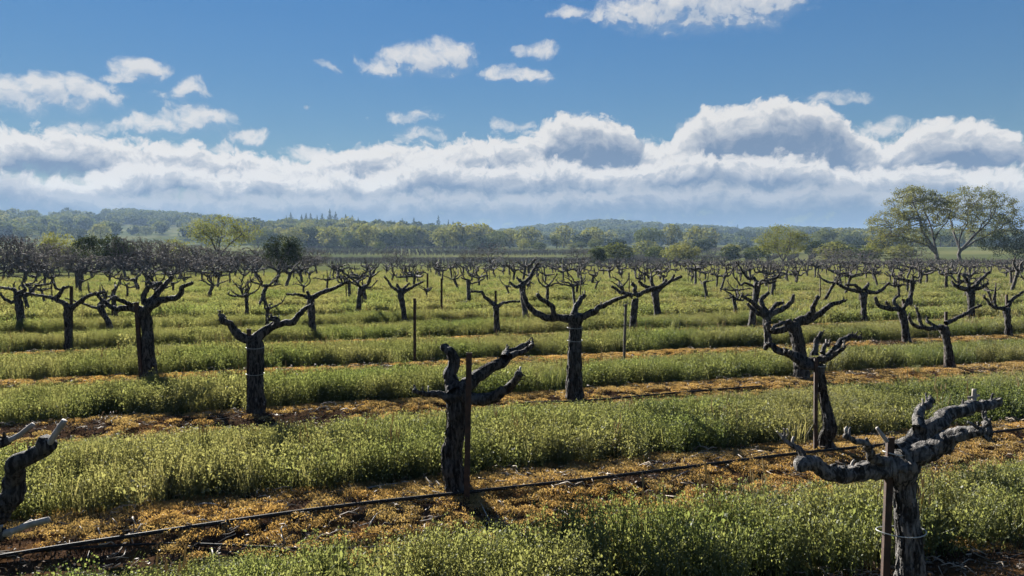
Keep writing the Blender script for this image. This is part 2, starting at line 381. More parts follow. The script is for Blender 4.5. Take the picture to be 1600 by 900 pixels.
def build_ground():
    front = np.radians(np.linspace(-52, 52, 460)); back = np.radians(np.linspace(52, 308, 60))[1:-1]
    th = np.concatenate([front, back]); nr = 560
    rr = np.concatenate([[.05], np.geomspace(.5, 16, 300), np.geomspace(16, 2300, nr - 301 + 1)[1:]])
    R, T = np.meshgrid(rr, th, indexing='ij'); x = R * np.sin(T); y = R * np.cos(T); z = gz(x, y)
    V = np.stack([x, y, z], -1).reshape(-1, 3); nt = len(th)
    i = np.arange(len(rr) - 1)[:, None] * nt; j = np.arange(nt)[None, :]; j2 = (j + 1) % nt
    Q = np.stack([i + j, i + nt + j, i + nt + j2, i + j2], -1).reshape(-1, 4)
    # what the ground is: 0 bare berm soil, .33 soil under the crop, .66 far grass, 1 ploughed vineyard far off
    dv, idx = row_off(x, y); d = np.hypot(x, y); f = in_field(x, y) & (d < 175)
    zone = np.where(f, np.where(np.abs(dv) < .5, 0.0, .33), .66)
    mb = MB(); mb.add(V, Q, None, zone.ravel()); global ZMAX; ZMAX = float(z.max()); print('terrain top', ZMAX, 'low', float(z.min()))
    m, N = new_mat('ground_soil_and_grass')
    zn = attr(N).outputs['Fac']; P = world_pos(N)
    n1 = N.noise(P, 9, 7, .65); n2 = N.noise(P, 1.3, 4, .6); n3 = N.noise(P, .018, 5, .6)
    soil = N.mix(N.mr(n1, .35, .65), C4((.022, .014, .010)), C4((.075, .045, .028)))
    soil = N.mix(N.m('MULTIPLY', N.mr(n2, .5, .62), .6), soil, C4((.15, .075, .025)))
    under = N.mix(N.mr(n2, .4, .6), C4((.03, .032, .012)), C4((.06, .055, .022)))
    grass = N.mix(N.mr(n3, .38, .62), C4((.07, .082, .034)), C4((.125, .125, .052)))
    col = N.mix(N.mr(zn, .08, .25), soil, under); col = N.mix(N.mr(zn, .45, .6), col, grass)
    h = N.m('ADD', N.noise(P, 30, 6, .65), N.m('MULTIPLY', N.noise(P, 110, 3, .6), .4))
    df = N.n('ShaderNodeBsdfDiffuse'); N.put(df.inputs[0], col); N.put(df.inputs['Normal'], bump(N, h, .6, .03)); out_surf(N, df.outputs[0])
    o = mb.obj('ground', m); tag(o, kind='structure')
build_ground()

# ------------------------------------------------------------------ trees: skeletons grown towards points in the crown
def mst_tree(start, targets, bf=.35, up=0.0, limbs=()):
    """start: trunk polyline; targets joined greedily, balancing wire length and path length"""
    P = [np.array(p, float) for p in start]; par = [-1] + list(range(len(start) - 1))
    for lm in limbs:                       # (index of the trunk node, points)
        prev = lm[0]
        for q in lm[1]: P.append(np.array(q, float)); par.append(prev); prev = len(P) - 1
    pl = [0.0]
    for i in range(1, len(P)): pl.append(pl[par[i]] + float(np.linalg.norm(P[i] - P[par[i]])))
    T = np.asarray(targets, float); n = len(T)
    best = np.full(n, 1e9); bp = np.zeros(n, int); alive = np.ones(n, bool)
    def relax(i):
        dd = np.linalg.norm(T - P[i], axis=1); c = dd + bf * (pl[i] + dd) * .5 + up * np.maximum(0, P[i][2] - T[:, 2])
        m_ = c < best; best[m_] = c[m_]; bp[m_] = i
    for i in range(len(P)):
        if i >= max(1, len(start) // 3 if not limbs else len(start) - 1): relax(i)
    for _ in range(n):
        k = int(np.argmin(np.where(alive, best, 1e9))); alive[k] = False; b = int(bp[k])
        L = np.linalg.norm(T[k] - P[b])
        P.append(T[k]); par.append(b); pl.append(pl[b] + L); relax(len(P) - 1)
    return np.array(P), np.array(par)
def pipe_radii(P, par, rtip, expo, rmax):
    n = len(P); s = np.zeros(n); kids = np.zeros(n, int)
    for i in range(n):
        if par[i] >= 0: kids[par[i]] += 1
    for i in range(n - 1, -1, -1):
        if kids[i] == 0: s[i] += rtip ** expo
        if par[i] >= 0: s[par[i]] += s[i]
    return np.minimum(s ** (1 / expo), rmax), kids
def skeleton_mesh(mb, P, par, R, rng, jit=.08, thick=.06):
    for i in range(len(P)):
        p = par[i]
        if p < 0: continue
        A, B = P[p], P[i]; L = np.linalg.norm(B - A)
        if L < 1e-6: continue
        mid = (A + B) / 2 + rng.normal(size=3) * L * jit
        r0 = min(R[p], R[i] * 1.35)
        pts = [A, mid, B]; rad = [r0, (r0 + R[i]) / 2, R[i]]
        tube(mb, np.array(pts), np.array(rad), 5 if R[i] > thick else 3, a=.5)
def ell_points(rng, ells, n, shell=.55):
    """points in a union of ellipsoids (cx,cy,cz,rx,ry,rz), pushed towards the outside"""
    w = np.array([e[3] * e[4] * e[5] for e in ells]) ** .67; w /= w.sum(); out = []
    for k in rng.choice(len(ells), n, p=w):
        e = ells[k]; d = rng.normal(size=3); d /= np.linalg.norm(d); r = shell + (1 - shell) * rng.random() ** .6
        if rng.random() < .25: r = rng.random() ** .5
        out.append([e[0] + d[0] * e[3] * r, e[1] + d[1] * e[4] * r, e[2] + d[2] * e[5] * r])
    return np.array(out)
def make_tree(name, base, trunk, ells, ntgt, rng, leafmat, nleaf, lsize, clump, rtip=.02, expo=2.1, rmax=.5, bark='tree_bark', bf=.9, jit=.08, crown_name='crown', limbs=()):
    """trunk and ells are relative to the base"""
    root = empty(name, base)
    T = ell_points(rng, ells, ntgt); T = T[T[:, 2] > .4]
    P, par = mst_tree(trunk, T, bf, 0.0, limbs)
    R, kids = pipe_radii(P, par, rtip, expo, rmax)
    mb = MB(); skeleton_mesh(mb, P, par, R, rng, jit); mb.obj('trunk', M[bark], root)
    if nleaf:
        tips = P[len(P) - len(T):][(kids[len(P) - len(T):] <= 1)]
        C = tips[rng.integers(0, len(tips), nleaf)] + rng.normal(size=(nleaf, 3)) * np.array([clump, clump, clump * .7])
        C = C[C[:, 2] > .15]
        lb = MB(); leaves(lb, C, rng.uniform(.6, 1.3, len(C)) * lsize, rng, .7); lb.obj(crown_name, M[leafmat], root, smooth=False)
    return root
def tree_at(px, d): # ground point in photo column px at depth d
    r = ray(px, 400); x = r[0] / r[1] * d; return np.array([x, d, float(gz(x, d))])
def m_per_px(d): return d / FPX

rt = np.random.default_rng(21)
# the two big oaks on the right
d = 138.0; s = m_per_px(d)
def rel(px, py, bx, dy=0.0): return ((px - bx) * s, dy, EYE + (400 - py) * s)
bx = 1468; b = tree_at(bx, d)
o = make_tree('oak_tree', b, [(0, 0, -.3), (-.1, 0, .8), (-.5, .1, 2.0), rel(1459, 378, bx), rel(1450, 362, bx)],
    [rel(1425, 322, bx) + (5.0, 4.5, 3.2), rel(1392, 352, bx, 1) + (4.2, 4.0, 2.6), rel(1375, 378, bx) + (2.6, 3, 1.9), rel(1448, 330, bx, -1) + (4.0, 4, 3.3), rel(1420, 370, bx, -1.5) + (4.0, 3.5, 2.4), rel(1425, 306, bx) + (3.2, 3, 1.7)],
    520, rt, 'oak_leaf', 16500, .25, .40, .028, 2.05, .5, bf=.3, limbs=[(2, [rel(1448, 372, bx), rel(1432, 345, bx, -1), rel(1420, 318, bx, -1)]), (2, [rel(1430, 376, bx, 1), rel(1402, 366, bx, 1.5), rel(1378, 368, bx, 1)]), (3, [rel(1455, 345, bx, 1), rel(1452, 318, bx, 2)]), (3, [rel(1466, 356, bx, -1), rel(1474, 330, bx, -2)]), (2, [rel(1440, 380, bx, -2), rel(1412, 376, bx, -3)])])
tag(o, 'big leaning oak with pale spring leaves, in the tall pair', 'tree')
bx = 1499; d2 = 141.0; b = tree_at(bx, d2)
o = make_tree('oak_tree', b, [(0, 0, -.3), (.05, 0, 1.2), (.1, 0, 2.6), rel(1500, 367, bx), rel(1505, 350, bx)],
    [rel(1515, 312, bx) + (5.2, 5, 2.8), rel(1555, 325, bx, 1) + (4.6, 4.4, 3.2), rel(1580, 345, bx) + (2.8, 3, 2.2), rel(1490, 335, bx, -1) + (4, 4, 3.2), rel(1540, 352, bx, -1) + (4.5, 4, 2.6)],
    520, rt, 'oak_leaf', 13000, .24, .40, .028, 2.05, .5, bf=.3, limbs=[(2, [rel(1502, 362, bx), rel(1510, 335, bx), rel(1516, 305, bx)]), (2, [rel(1493, 360, bx, 1), rel(1484, 335, bx, 1), rel(1478, 318, bx)]), (2, [rel(1518, 366, bx, -1), rel(1540, 345, bx, -1), rel(1556, 322, bx)]), (2, [rel(1528, 376, bx, 1), rel(1556, 362, bx, 1), rel(1588, 350, bx)])])
tag(o, 'tall open oak with thin leaves whose crown spreads over the dark evergreen', 'tree')
# smaller oak right of centre, the oak on the left
bx = 1224; d = 134.0; s = m_per_px(d); b = tree_at(bx, d)
o = make_tree('oak_tree', b, [(0, 0, -.3), (0, 0, .7), (.1, 0, 1.4), rel(1226, 385, bx)],
    [rel(1222, 368, bx) + (3.4, 3, 1.9), rel(1200, 378, bx) + (2.4, 2.4, 1.5), rel(1248, 376, bx) + (2.4, 2.4, 1.6), rel(1224, 388, bx) + (4.2, 3.4, 1.1)],
    380, rt, 'yellow_leaf', 5200, .22, .34, .016, 2.1, .28, bf=.35, limbs=[(1, [rel(1214, 386, bx), rel(1204, 372, bx)]), (1, [rel(1236, 386, bx, .5), rel(1246, 374, bx)]), (1, [rel(1230, 382, bx, -1), rel(1232, 364, bx, -1)]), (1, [rel(1218, 380, bx, 1), rel(1217, 360, bx, 1)])])
tag(o, 'round yellow-green oak standing alone in front of the blue hills', 'tree')
bx = 345; d = 112.0; s = m_per_px(d); b = tree_at(bx, d)
o = make_tree('oak_tree', b, [(0, 0, -.3), (0, 0, .8), (-.1, 0, 1.8), rel(342, 378, bx), rel(340, 370, bx)],
    [rel(345, 352, bx) + (3.6, 3, 1.5), rel(315, 362, bx) + (2.2, 2.2, 1.5), rel(385, 362, bx) + (2.2, 2.2, 1.5), rel(350, 372, bx) + (4.4, 3.4, 1.3)],
    380, rt, 'yellow_leaf', 4600, .22, .34, .018, 2.1, .34, bf=.35, limbs=[(2, [rel(332, 378, bx), rel(318, 364, bx)]), (2, [rel(358, 380, bx, .5), rel(378, 366, bx)]), (2, [rel(350, 372, bx, -1), rel(356, 352, bx, -1)]), (2, [rel(338, 370, bx, 1), rel(335, 350, bx, 1)])])
tag(o, 'spreading yellow-green oak rising above the bare thicket', 'tree')

def bush(name, px, d, w_px, top_px, leafmat, n, lsize, seed, label, cat='tree', group=None, depth=1.0, irregular=.25):
    """leafy bush or tree whose foliage reaches near the ground; size from its pixels at its distance"""
    r = np.random.default_rng(seed); s = m_per_px(d); b = tree_at(px, d); w = w_px * s; h = EYE + (400 - top_px) * s - b[2]
    ells = [(0, 0, h * .55, w * .42, w * .42 * depth, h * .42)]
    for k in range(5):
        a = r.uniform(0, 6.28); ells.append((math.cos(a) * w * .26, math.sin(a) * w * .26 * depth, h * r.uniform(.35, .72), w * r.uniform(.16, .3), w * r.uniform(.16, .3), h * r.uniform(.16, .28)))
    root = make_tree(name, b, [(0, 0, -.2), (0, 0, h * .12), (.05 * w * r.normal(), 0, h * .3)], ells, 170, r, leafmat, n, lsize, h * .055, .012, 2.1, h * .05)
    return tag(root, label, cat, group)
bush('evergreen_tree', 168, 62, 98, 366, 'evergreen', 9000, .13, 31, 'dark rounded evergreen in the bare thicket beside the yellow-green tree')
bush('evergreen_tree', 443, 66, 66, 368, 'evergreen', 6500, .13, 32, 'dark flat-topped evergreen at the end of the bare thicket')
bush('leafy_tree', 90, 80, 62, 361, 'yellow_leaf', 3600, .16, 33, 'yellow-green leafing tree behind the bare thicket')
bush('leafy_tree', 275, 88, 50, 370, 'yellow_leaf', 1500, .16, 38, 'thin ochre tree showing behind the dark evergreen')
bush('evergreen_shrub', 932, 116, 32, 387, 'evergreen', 3800, .16, 34, 'small square dark evergreen bush beyond the vines', 'shrub')
bush('evergreen_tree', 1585, 134, 110, 352, 'evergreen', 9000, .22, 35, 'dark evergreen under the tall oak pair')
bush('evergreen_tree', 1690, 138, 150, 345, 'evergreen', 8000, .24, 36, 'second dark evergreen beyond the tall oak pair')
bush('leafy_tree', 1070, 170, 64, 381, 'oak_leaf', 2600, .3, 37, 'wide thin pale tree in front of the wooded hill')
bush('leafy_tree', 985, 230, 26, 390, 'yellow_leaf', 1300, .3, 39, 'small bright yellow-green tree by the far striped vineyard')
bush('leafy_tree', 1310, 150, 80, 386, 'bare_twig', 700, .2, 40, 'low grey tree beside the round oak')

# bare thicket: leafless shrubs, each grown separately
def bare_shrub(name, px, d, w_px, top_px, seed, label, group=None, n=260, bare=True):
    r = np.random.default_rng(seed); s = m_per_px(d); b = tree_at(px, d); w = w_px * s; h = EYE + (400 - top_px) * s - b[2]
    ells = [(0, 0, h * .56, w * .5, w * .4, h * .44), (-w * .2, 0, h * .7, w * .25, w * .25, h * .26), (w * .2, 0, h * .66, w * .25, w * .25, h * .28)]
    root = make_tree(name, b, [(0, 0, -.2), (0, 0, h * .08), (.03 * w, 0, h * .2)], ells, n, r, 'oak_leaf', 0, .1, .1, .015, 2.3, h * .03, 'bare_twig', .5, .14)
    return tag(root, label, 'shrub', group)
TH = [(-40, 56, 90, 372), (14, 55, 84, 366), (60, 60, 80, 378), (118, 66, 70, 384), (205, 60, 78, 366), (255, 64, 84, 372), (305, 70, 78, 382), (355, 72, 80, 388), (398, 74, 76, 384),
      (130, 55, 90, 396), (230, 58, 96, 392), (40, 54, 90, 392), (480, 78, 80, 386), (330, 62, 90, 398), (-10, 66, 100, 362), (35, 68, 90, 364), (82, 64, 90, 376), (150, 70, 90, 374), (228, 70, 90, 370), (282, 74, 90, 378), (380, 66, 90, 396), (432, 70, 90, 392), (470, 72, 80, 396), (325, 80, 90, 380), (180, 56, 100, 398), (285, 58, 100, 400)]
for i, (px, dd, w, t) in enumerate(TH):
    bare_shrub('bare_shrub', px, dd, w, t, 100 + i, 'leafless grey-brown shrub in the dense thicket left beyond the vines'.replace('left ', ''), 'bare shrubs of the thicket', 900)
for i, (px, dd, w, t, lb) in enumerate([(620, 96, 52, 386, 'small leafless shrub before the brown striped field'), (768, 98, 60, 377, 'tall leafless shrub with curving twigs above the middle vines'),
      (735, 100, 46, 388, 'low leafless shrub beside the tall curving one above the vines'), (905, 108, 50, 384, 'leafless brown shrub touching the square evergreen bush'),
      (1290, 133, 60, 384, 'leafless shrub leaning at the foot of the round oak'), (1345, 134, 70, 388, 'grey leafless shrub between the round oak and the tall pair'), (1430, 135, 80, 384, 'leafless undergrowth shrub below the leaning oak')]):
    bare_shrub('bare_shrub', px, dd, w, t, 140 + i, lb, None, 420)

# ------------------------------------------------------------------ middle distance: line of trees, conifers on the ridge, woods on the hills
def proto_round(seed, nl, leafmat, wide=1.0, ls=.075):
    r = np.random.default_rng(seed); mb = MB()
    ells = [(0, 0, .52, .40 * wide, .40 * wide, .45)] + [(r.uniform(-.3, .3) * wide, r.uniform(-.3, .3) * wide, r.uniform(.25, .75), r.uniform(.16, .26), r.uniform(.14, .24), r.uniform(.12, .22)) for _ in range(7)]
    C = ell_points(r, ells, nl, .7); C = C[C[:, 2] > .06]
    leaves(mb, C, r.uniform(.6, 1.5, len(C)) * ls, r, .8)
    tb = MB(); tube(tb, np.array([(0, 0, -.06), (0, 0, .2), (.03, .02, .45)]), np.array([.035, .03, .012]), 5)
    tube(tb, np.array([(0, 0, .18), (.12, .05, .4), (.2, .1, .6)]), np.array([.02, .015, .006]), 4)
    tube(tb, np.array([(0, 0, .22), (-.12, -.04, .45), (-.2, -.06, .65)]), np.array([.02, .014, .006]), 4)
    return tb.mesh('trunk', M['tree_bark']), mb.mesh('crown', M[leafmat], False)
def proto_conifer(seed, nl):
    r = np.random.default_rng(seed); mb = MB(); z = 1 - r.random(nl) ** .62 * .9
    rad = (1 - z) * .32 * r.uniform(.35, 1.1, nl) * (1 + .3 * np.sin(z * 38)); a = r.uniform(0, 6.28, nl)
    leaves(mb, np.stack([rad * np.cos(a), rad * np.sin(a), z], 1), r.uniform(.03, .075, nl), r, .6)
    tb = MB(); tube(tb, np.array([(0, 0, -.05), (0, 0, .5), (0, 0, .98)]), np.array([.022, .014, .003]), 5)
    return tb.mesh('trunk', M['tree_bark']), mb.mesh('crown', M['conifer'], False)
PR = {'pale': [proto_round(200 + i, 900, 'oak_leaf', 1.25) for i in range(3)], 'dark': [proto_round(210 + i, 1100, 'evergreen', 1.1) for i in range(3)],
      'green': [proto_round(220 + i, 1000, 'far_leaf', 1.2) for i in range(3)], 'con': [proto_conifer(230 + i, 700) for i in range(3)]}
def place_tree(kind, k, loc, h, wide, label, group, name):
    root = empty(name, loc, random.Random(int(loc[0] * 77)).uniform(0, 6.28)); root.scale = (h * wide, h * wide, h)
    tm, cm = PR[kind][k % len(PR[kind])]
    for nm, me in (('trunk', tm), ('crown', cm)):
        c = bpy.data.objects.new(nm, me); COL.objects.link(c); c.parent = root
    return tag(root, label, 'tree', group)
CON = [(472,343),(479,341),(486,342),(496,345),(504,345),(516,337),(525,340),(541,344),(551,344),(560,347),(611,351),(617,352),(629,349),(647,348),(685,346),(701,351),(708,353),(716,356),(448,344),(455,346)]
rc = np.random.default_rng(5)
for i, (px, top) in enumerate(CON):
    dd = 800 + rc.uniform(-30, 30); b = tree_at(px, dd); h = max(13, EYE + (400 - top) * m_per_px(dd) - b[2]) * 1.38
    place_tree('con', i, b, h, rc.uniform(.8, 1.15), 'dark blue-green conifer standing up from the wooded ridge', 'conifers along the ridge', 'conifer_tree')
b = tree_at(1152, 1450); place_tree('con', 1, b, 28, .9, 'lone dark conifer on the right-hand wooded hill'.replace('right-hand ', 'far '), None, 'conifer_tree')
LAB = {'pale': ('pale yellow-green rounded oak in the tree line below the hills', 'pale oaks of the tree line'),
       'dark': ('dark round evergreen in the tree line below the hills', 'dark trees of the tree line'),
       'green': ('dull green rounded tree in the tree line below the hills', 'green trees of the tree line')}
nt = 0
for i in range(170):
    px = rc.uniform(-60, 1660)
    if i < 85: px = rc.uniform(395, 800)
    dd = rc.uniform(430, 620) if i % 3 else rc.uniform(380, 450)
    if px < 395: dd += 100
    kind = ['pale', 'green', 'dark', 'pale', 'green'][int(rc.integers(0, 5))]
    b = tree_at(px, dd); h = rc.uniform(8.5, 13.5) * (1.15 if kind == 'pale' else .9)
    place_tree(kind, i, b, h, rc.uniform(.9, 1.4), *LAB[kind], 'round_tree')

for i in range(64):                     # hedges and bushes between the vineyard and the tree line
    px = rc.uniform(930, 1420) if i < 44 else rc.uniform(470, 930)
    dd = rc.uniform(165, 330) if i < 44 else rc.uniform(330, 400)
    kind = ['pale', 'green', 'green', 'dark'][int(rc.integers(0, 4))]; b = tree_at(px, dd); h = rc.uniform(2.6, 5.6)
    place_tree(kind, i, b, h, rc.uniform(1.2, 2.0), {'pale': 'low pale green bush in the fields beyond the vines', 'green': 'low dull green bush in the fields beyond the vines', 'dark': 'low dark bush in the fields beyond the vines'}[kind], 'bushes in the far fields', 'field_bush')['category'] = 'bush'
def scatter_stuff(name, pts, rot, scl, idx, protos, label=None, cat=None, tilt=None, scz=None):
    """one object: prototype meshes set out on points (geometry nodes)"""
    me = bpy.data.meshes.new(name); n = len(pts)
    me.vertices.add(n); me.vertices.foreach_set('co', np.asarray(pts, np.float32).ravel())
    tl = np.zeros((n, 2)) if tilt is None else tilt
    rv = np.stack([tl[:, 0], tl[:, 1], rot], 1).astype(np.float32)
    sv = np.stack([scl, scl, scl if scz is None else scz], 1).astype(np.float32)
    at = me.attributes.new('rotv', 'FLOAT_VECTOR', 'POINT'); at.data.foreach_set('vector', rv.ravel())
    at = me.attributes.new('sclv', 'FLOAT_VECTOR', 'POINT'); at.data.foreach_set('vector', sv.ravel())
    at = me.attributes.new('kidx', 'INT', 'POINT'); at.data.foreach_set('value', np.asarray(idx, np.int32))
    o = bpy.data.objects.new(name, me); COL.objects.link(o)
    pc = bpy.data.collections.new(name + '_kinds')
    for k, p in enumerate(protos):
        q = bpy.data.objects.new('%s_%02d' % (name, k), p); pc.objects.link(q)
    g = bpy.data.node_groups.new(name + '_scatter', 'GeometryNodeTree')
    g.interface.new_socket('Geometry', in_out='INPUT', socket_type='NodeSocketGeometry'); g.interface.new_socket('Geometry', in_out='OUTPUT', socket_type='NodeSocketGeometry')
    nn = g.nodes.new; gi = nn('NodeGroupInput'); go = nn('NodeGroupOutput'); ip = nn('GeometryNodeInstanceOnPoints'); ci = nn('GeometryNodeCollectionInfo')
    ci.inputs['Collection'].default_value = pc; ci.inputs['Separate Children'].default_value = True; ci.inputs['Reset Children'].default_value = True
    def na(nm, ty):
        a = nn('GeometryNodeInputNamedAttribute'); a.data_type = ty; a.inputs['Name'].default_value = nm; return a.outputs['Attribute']
    L = g.links.new
    L(gi.outputs[0], ip.inputs['Points']); L(ci.outputs[0], ip.inputs['Instance']); ip.inputs['Pick Instance'].default_value = True
    L(na('kidx', 'INT'), ip.inputs['Instance Index']); L(na('rotv', 'FLOAT_VECTOR'), ip.inputs['Rotation']); L(na('sclv', 'FLOAT_VECTOR'), ip.inputs['Scale'])
    L(ip.outputs[0], go.inputs[0])
    md = o.modifiers.new('scatter', 'NODES'); md.node_group = g
    return tag(o, label, cat, None, 'stuff')
# woods on the far hills: a far-off mass
def hill_woods():
    r = np.random.default_rng(77); n = 15000
    a = np.radians(r.uniform(-44, 44, n)); dd = np.sqrt(r.uniform(600 ** 2, 1650 ** 2, n)); x = dd * np.sin(a); y = dd * np.cos(a)
    nz = sines(x, y, 41, 5, .014); px = 800 + FPX * np.tan(a)
    keep = (nz > np.where(px < 380, .12, -.28) + .0) | (r.random(n) < .10)
    keep &= dd < np.interp(px, SKX, SKD) * 1.08
    x, y, px = x[keep], y[keep], px[keep]; n = len(x); z = gz(x, y)
    protos = [proto_round(300 + i, 150, 'far_leaf' if i < 4 else 'evergreen', 1.3, .2)[1] for i in range(6)]
    scatter_stuff('hill_woodland', np.stack([x, y, z - .3], 1), r.uniform(0, 6.28, n), r.uniform(6.5, 12.5, n), r.integers(0, 6, n), protos,
                  'blue-green oak woods covering the far hills', 'woodland')
hill_woods()

# far vineyard blocks beyond the field, rows too small to pick apart
def far_rows():
    r = np.random.default_rng(8); protos = []
    for k in range(3):
        mb = MB(); rr = np.random.default_rng(400 + k)
        for _ in range(5):
            x = rr.uniform(-1.5, 1.5); tube(mb, np.array([(x, 0, 0), (x + rr.normal() * .1, rr.normal() * .1, .7)]), np.array([.06, .05]), 3)
            for _ in range(4):
                tube(mb, np.array([(x, 0, .65), (x + rr.normal() * .4, rr.normal() * .3, 1.2 + rr.normal() * .15)]), np.array([.04, .015]), 3)
        protos.append(mb.mesh('row', M['bark'], False))
    pts = []; rot = []
    for (x0, x1, d0, d1, ang, gap) in ((-75, 34, 150, 196, 62, 4.0), (-95, 75, 262, 320, 8, 5), (25, 95, 190, 240, 66, 5), (-110, -10, 350, 385, 2, 5), (60, 160, 300, 350, 50, 6)):
        ca, sa = math.cos(math.radians(ang)), math.sin(math.radians(ang)); cx, cy = (x0 + x1) / 2, (d0 + d1) / 2
        R_ = 90
        for v in np.arange(-R_, R_, gap):
            for u in np.arange(-R_, R_, 3.0):
                x = cx + u * ca - v * sa; y = cy + u * sa + v * ca
                if x0 < x < x1 and d0 < y < d1: pts.append((x, y, 0)); rot.append(math.radians(ang))
    P = np.array(pts); P[:, 2] = gz(P[:, 0], P[:, 1])
    scatter_stuff('far_vine_rows', P, np.array(rot), np.ones(len(P)), r.integers(0, 3, len(P)), protos, 'dark striped rows of leafless vines in the fields beyond', 'vineyard')
far_rows()
#PART2
# ------------------------------------------------------------------ cover crop between the rows
def forb_clump(seed, nst, h, rad, lsize, per=10):
    r = np.random.default_rng(seed); mb = MB(); C = []; S = []
    for _ in range(nst):
        a = r.uniform(0, 6.28); q = rad * math.sqrt(r.random()); b = np.array([q * math.cos(a), q * math.sin(a), 0])
        ln = np.array([r.normal() * .05, r.normal() * .05, h * r.uniform(.6, 1.15)]); mid = b + ln * .55 + r.normal(size=3) * .012; tip = b + ln + np.array([r.normal(), r.normal(), 0]) * .03
        tube(mb, np.array([b, mid, tip]), np.array([.0022, .0018, .001]), 3, a=.35)
        t = r.uniform(.22, 1.02, per)[:, None]
        p = (1 - t) ** 2 * b + 2 * t * (1 - t) * mid + t * t * tip
        C.append(p + r.normal(size=(per, 3)) * np.array([.014, .014, .006])); S.append(lsize * r.uniform(.5, 1.2, per) * (1.15 - .5 * t[:, 0]))
    C = np.concatenate(C); S = np.concatenate(S)
    leaves(mb, C, S, r, .58, .25)
    return mb.mesh('forb', M['crop'], False)
def blades(mb, r, n, h, rad, w, lean=.35):
    for _ in range(n):
        a = r.uniform(0, 6.28); q = rad * math.sqrt(r.random()); b = np.array([q * math.cos(a), q * math.sin(a), -.01])
        a2 = r.uniform(0, 6.28); d = np.array([math.cos(a2), math.sin(a2), 0]); L = h * r.uniform(.55, 1.2); k = lean * r.uniform(.2, 1.4)
        s = np.cross(d, [0, 0, 1.0]) * w * r.uniform(.6, 1.2) * .5
        t = np.array([0, .4, .75, 1.0]); P = b + np.outer(t, [0, 0, L]) + np.outer(t ** 2.2 * L * k, d) - np.outer(t ** 3 * L * k * .35, [0, 0, 1])
        wd = np.array([.8, 1.0, .7])[:, None]
        V = np.concatenate([P[:3] - s * wd, P[:3] + s * wd, P[3:]])
        mb.add(V, [(0, 3, 4, 1), (1, 4, 5, 2)], [(2, 5, 6)], r.random())
def grass_clump(seed, n, h, rad, w):
    r = np.random.default_rng(seed); mb = MB(); blades(mb, r, n, h, rad, w); return mb.mesh('grass', M['blade'], False)
def seed_clump(seed, n, h, rad):
    r = np.random.default_rng(seed); mb = MB()
    for _ in range(n):
        a = r.uniform(0, 6.28); q = rad * math.sqrt(r.random()); b = np.array([q * math.cos(a), q * math.sin(a), 0]); tip = b + np.array([r.normal() * .03, r.normal() * .03, h * r.uniform(.8, 1.15)])
        tube(mb, np.array([b, (b + tip) / 2 + r.normal(size=3) * .006, tip]), np.array([.0016, .0014, .001]), 3)
        tube(mb, np.array([tip - [0, 0, .045], tip - [0, 0, .02], tip + [0, 0, .012]]), np.array([.0025, .005, .002]), 4, a=.8)
    return mb.mesh('seedhead', M['seed'], False)
def vis(x, y, m=7):   # a little wider than the camera sees, so that a step aside still shows crop
    a = np.degrees(np.arctan2(x, y)); return (np.abs(a) < 34.8 + m) | (np.hypot(x, y) < 5)
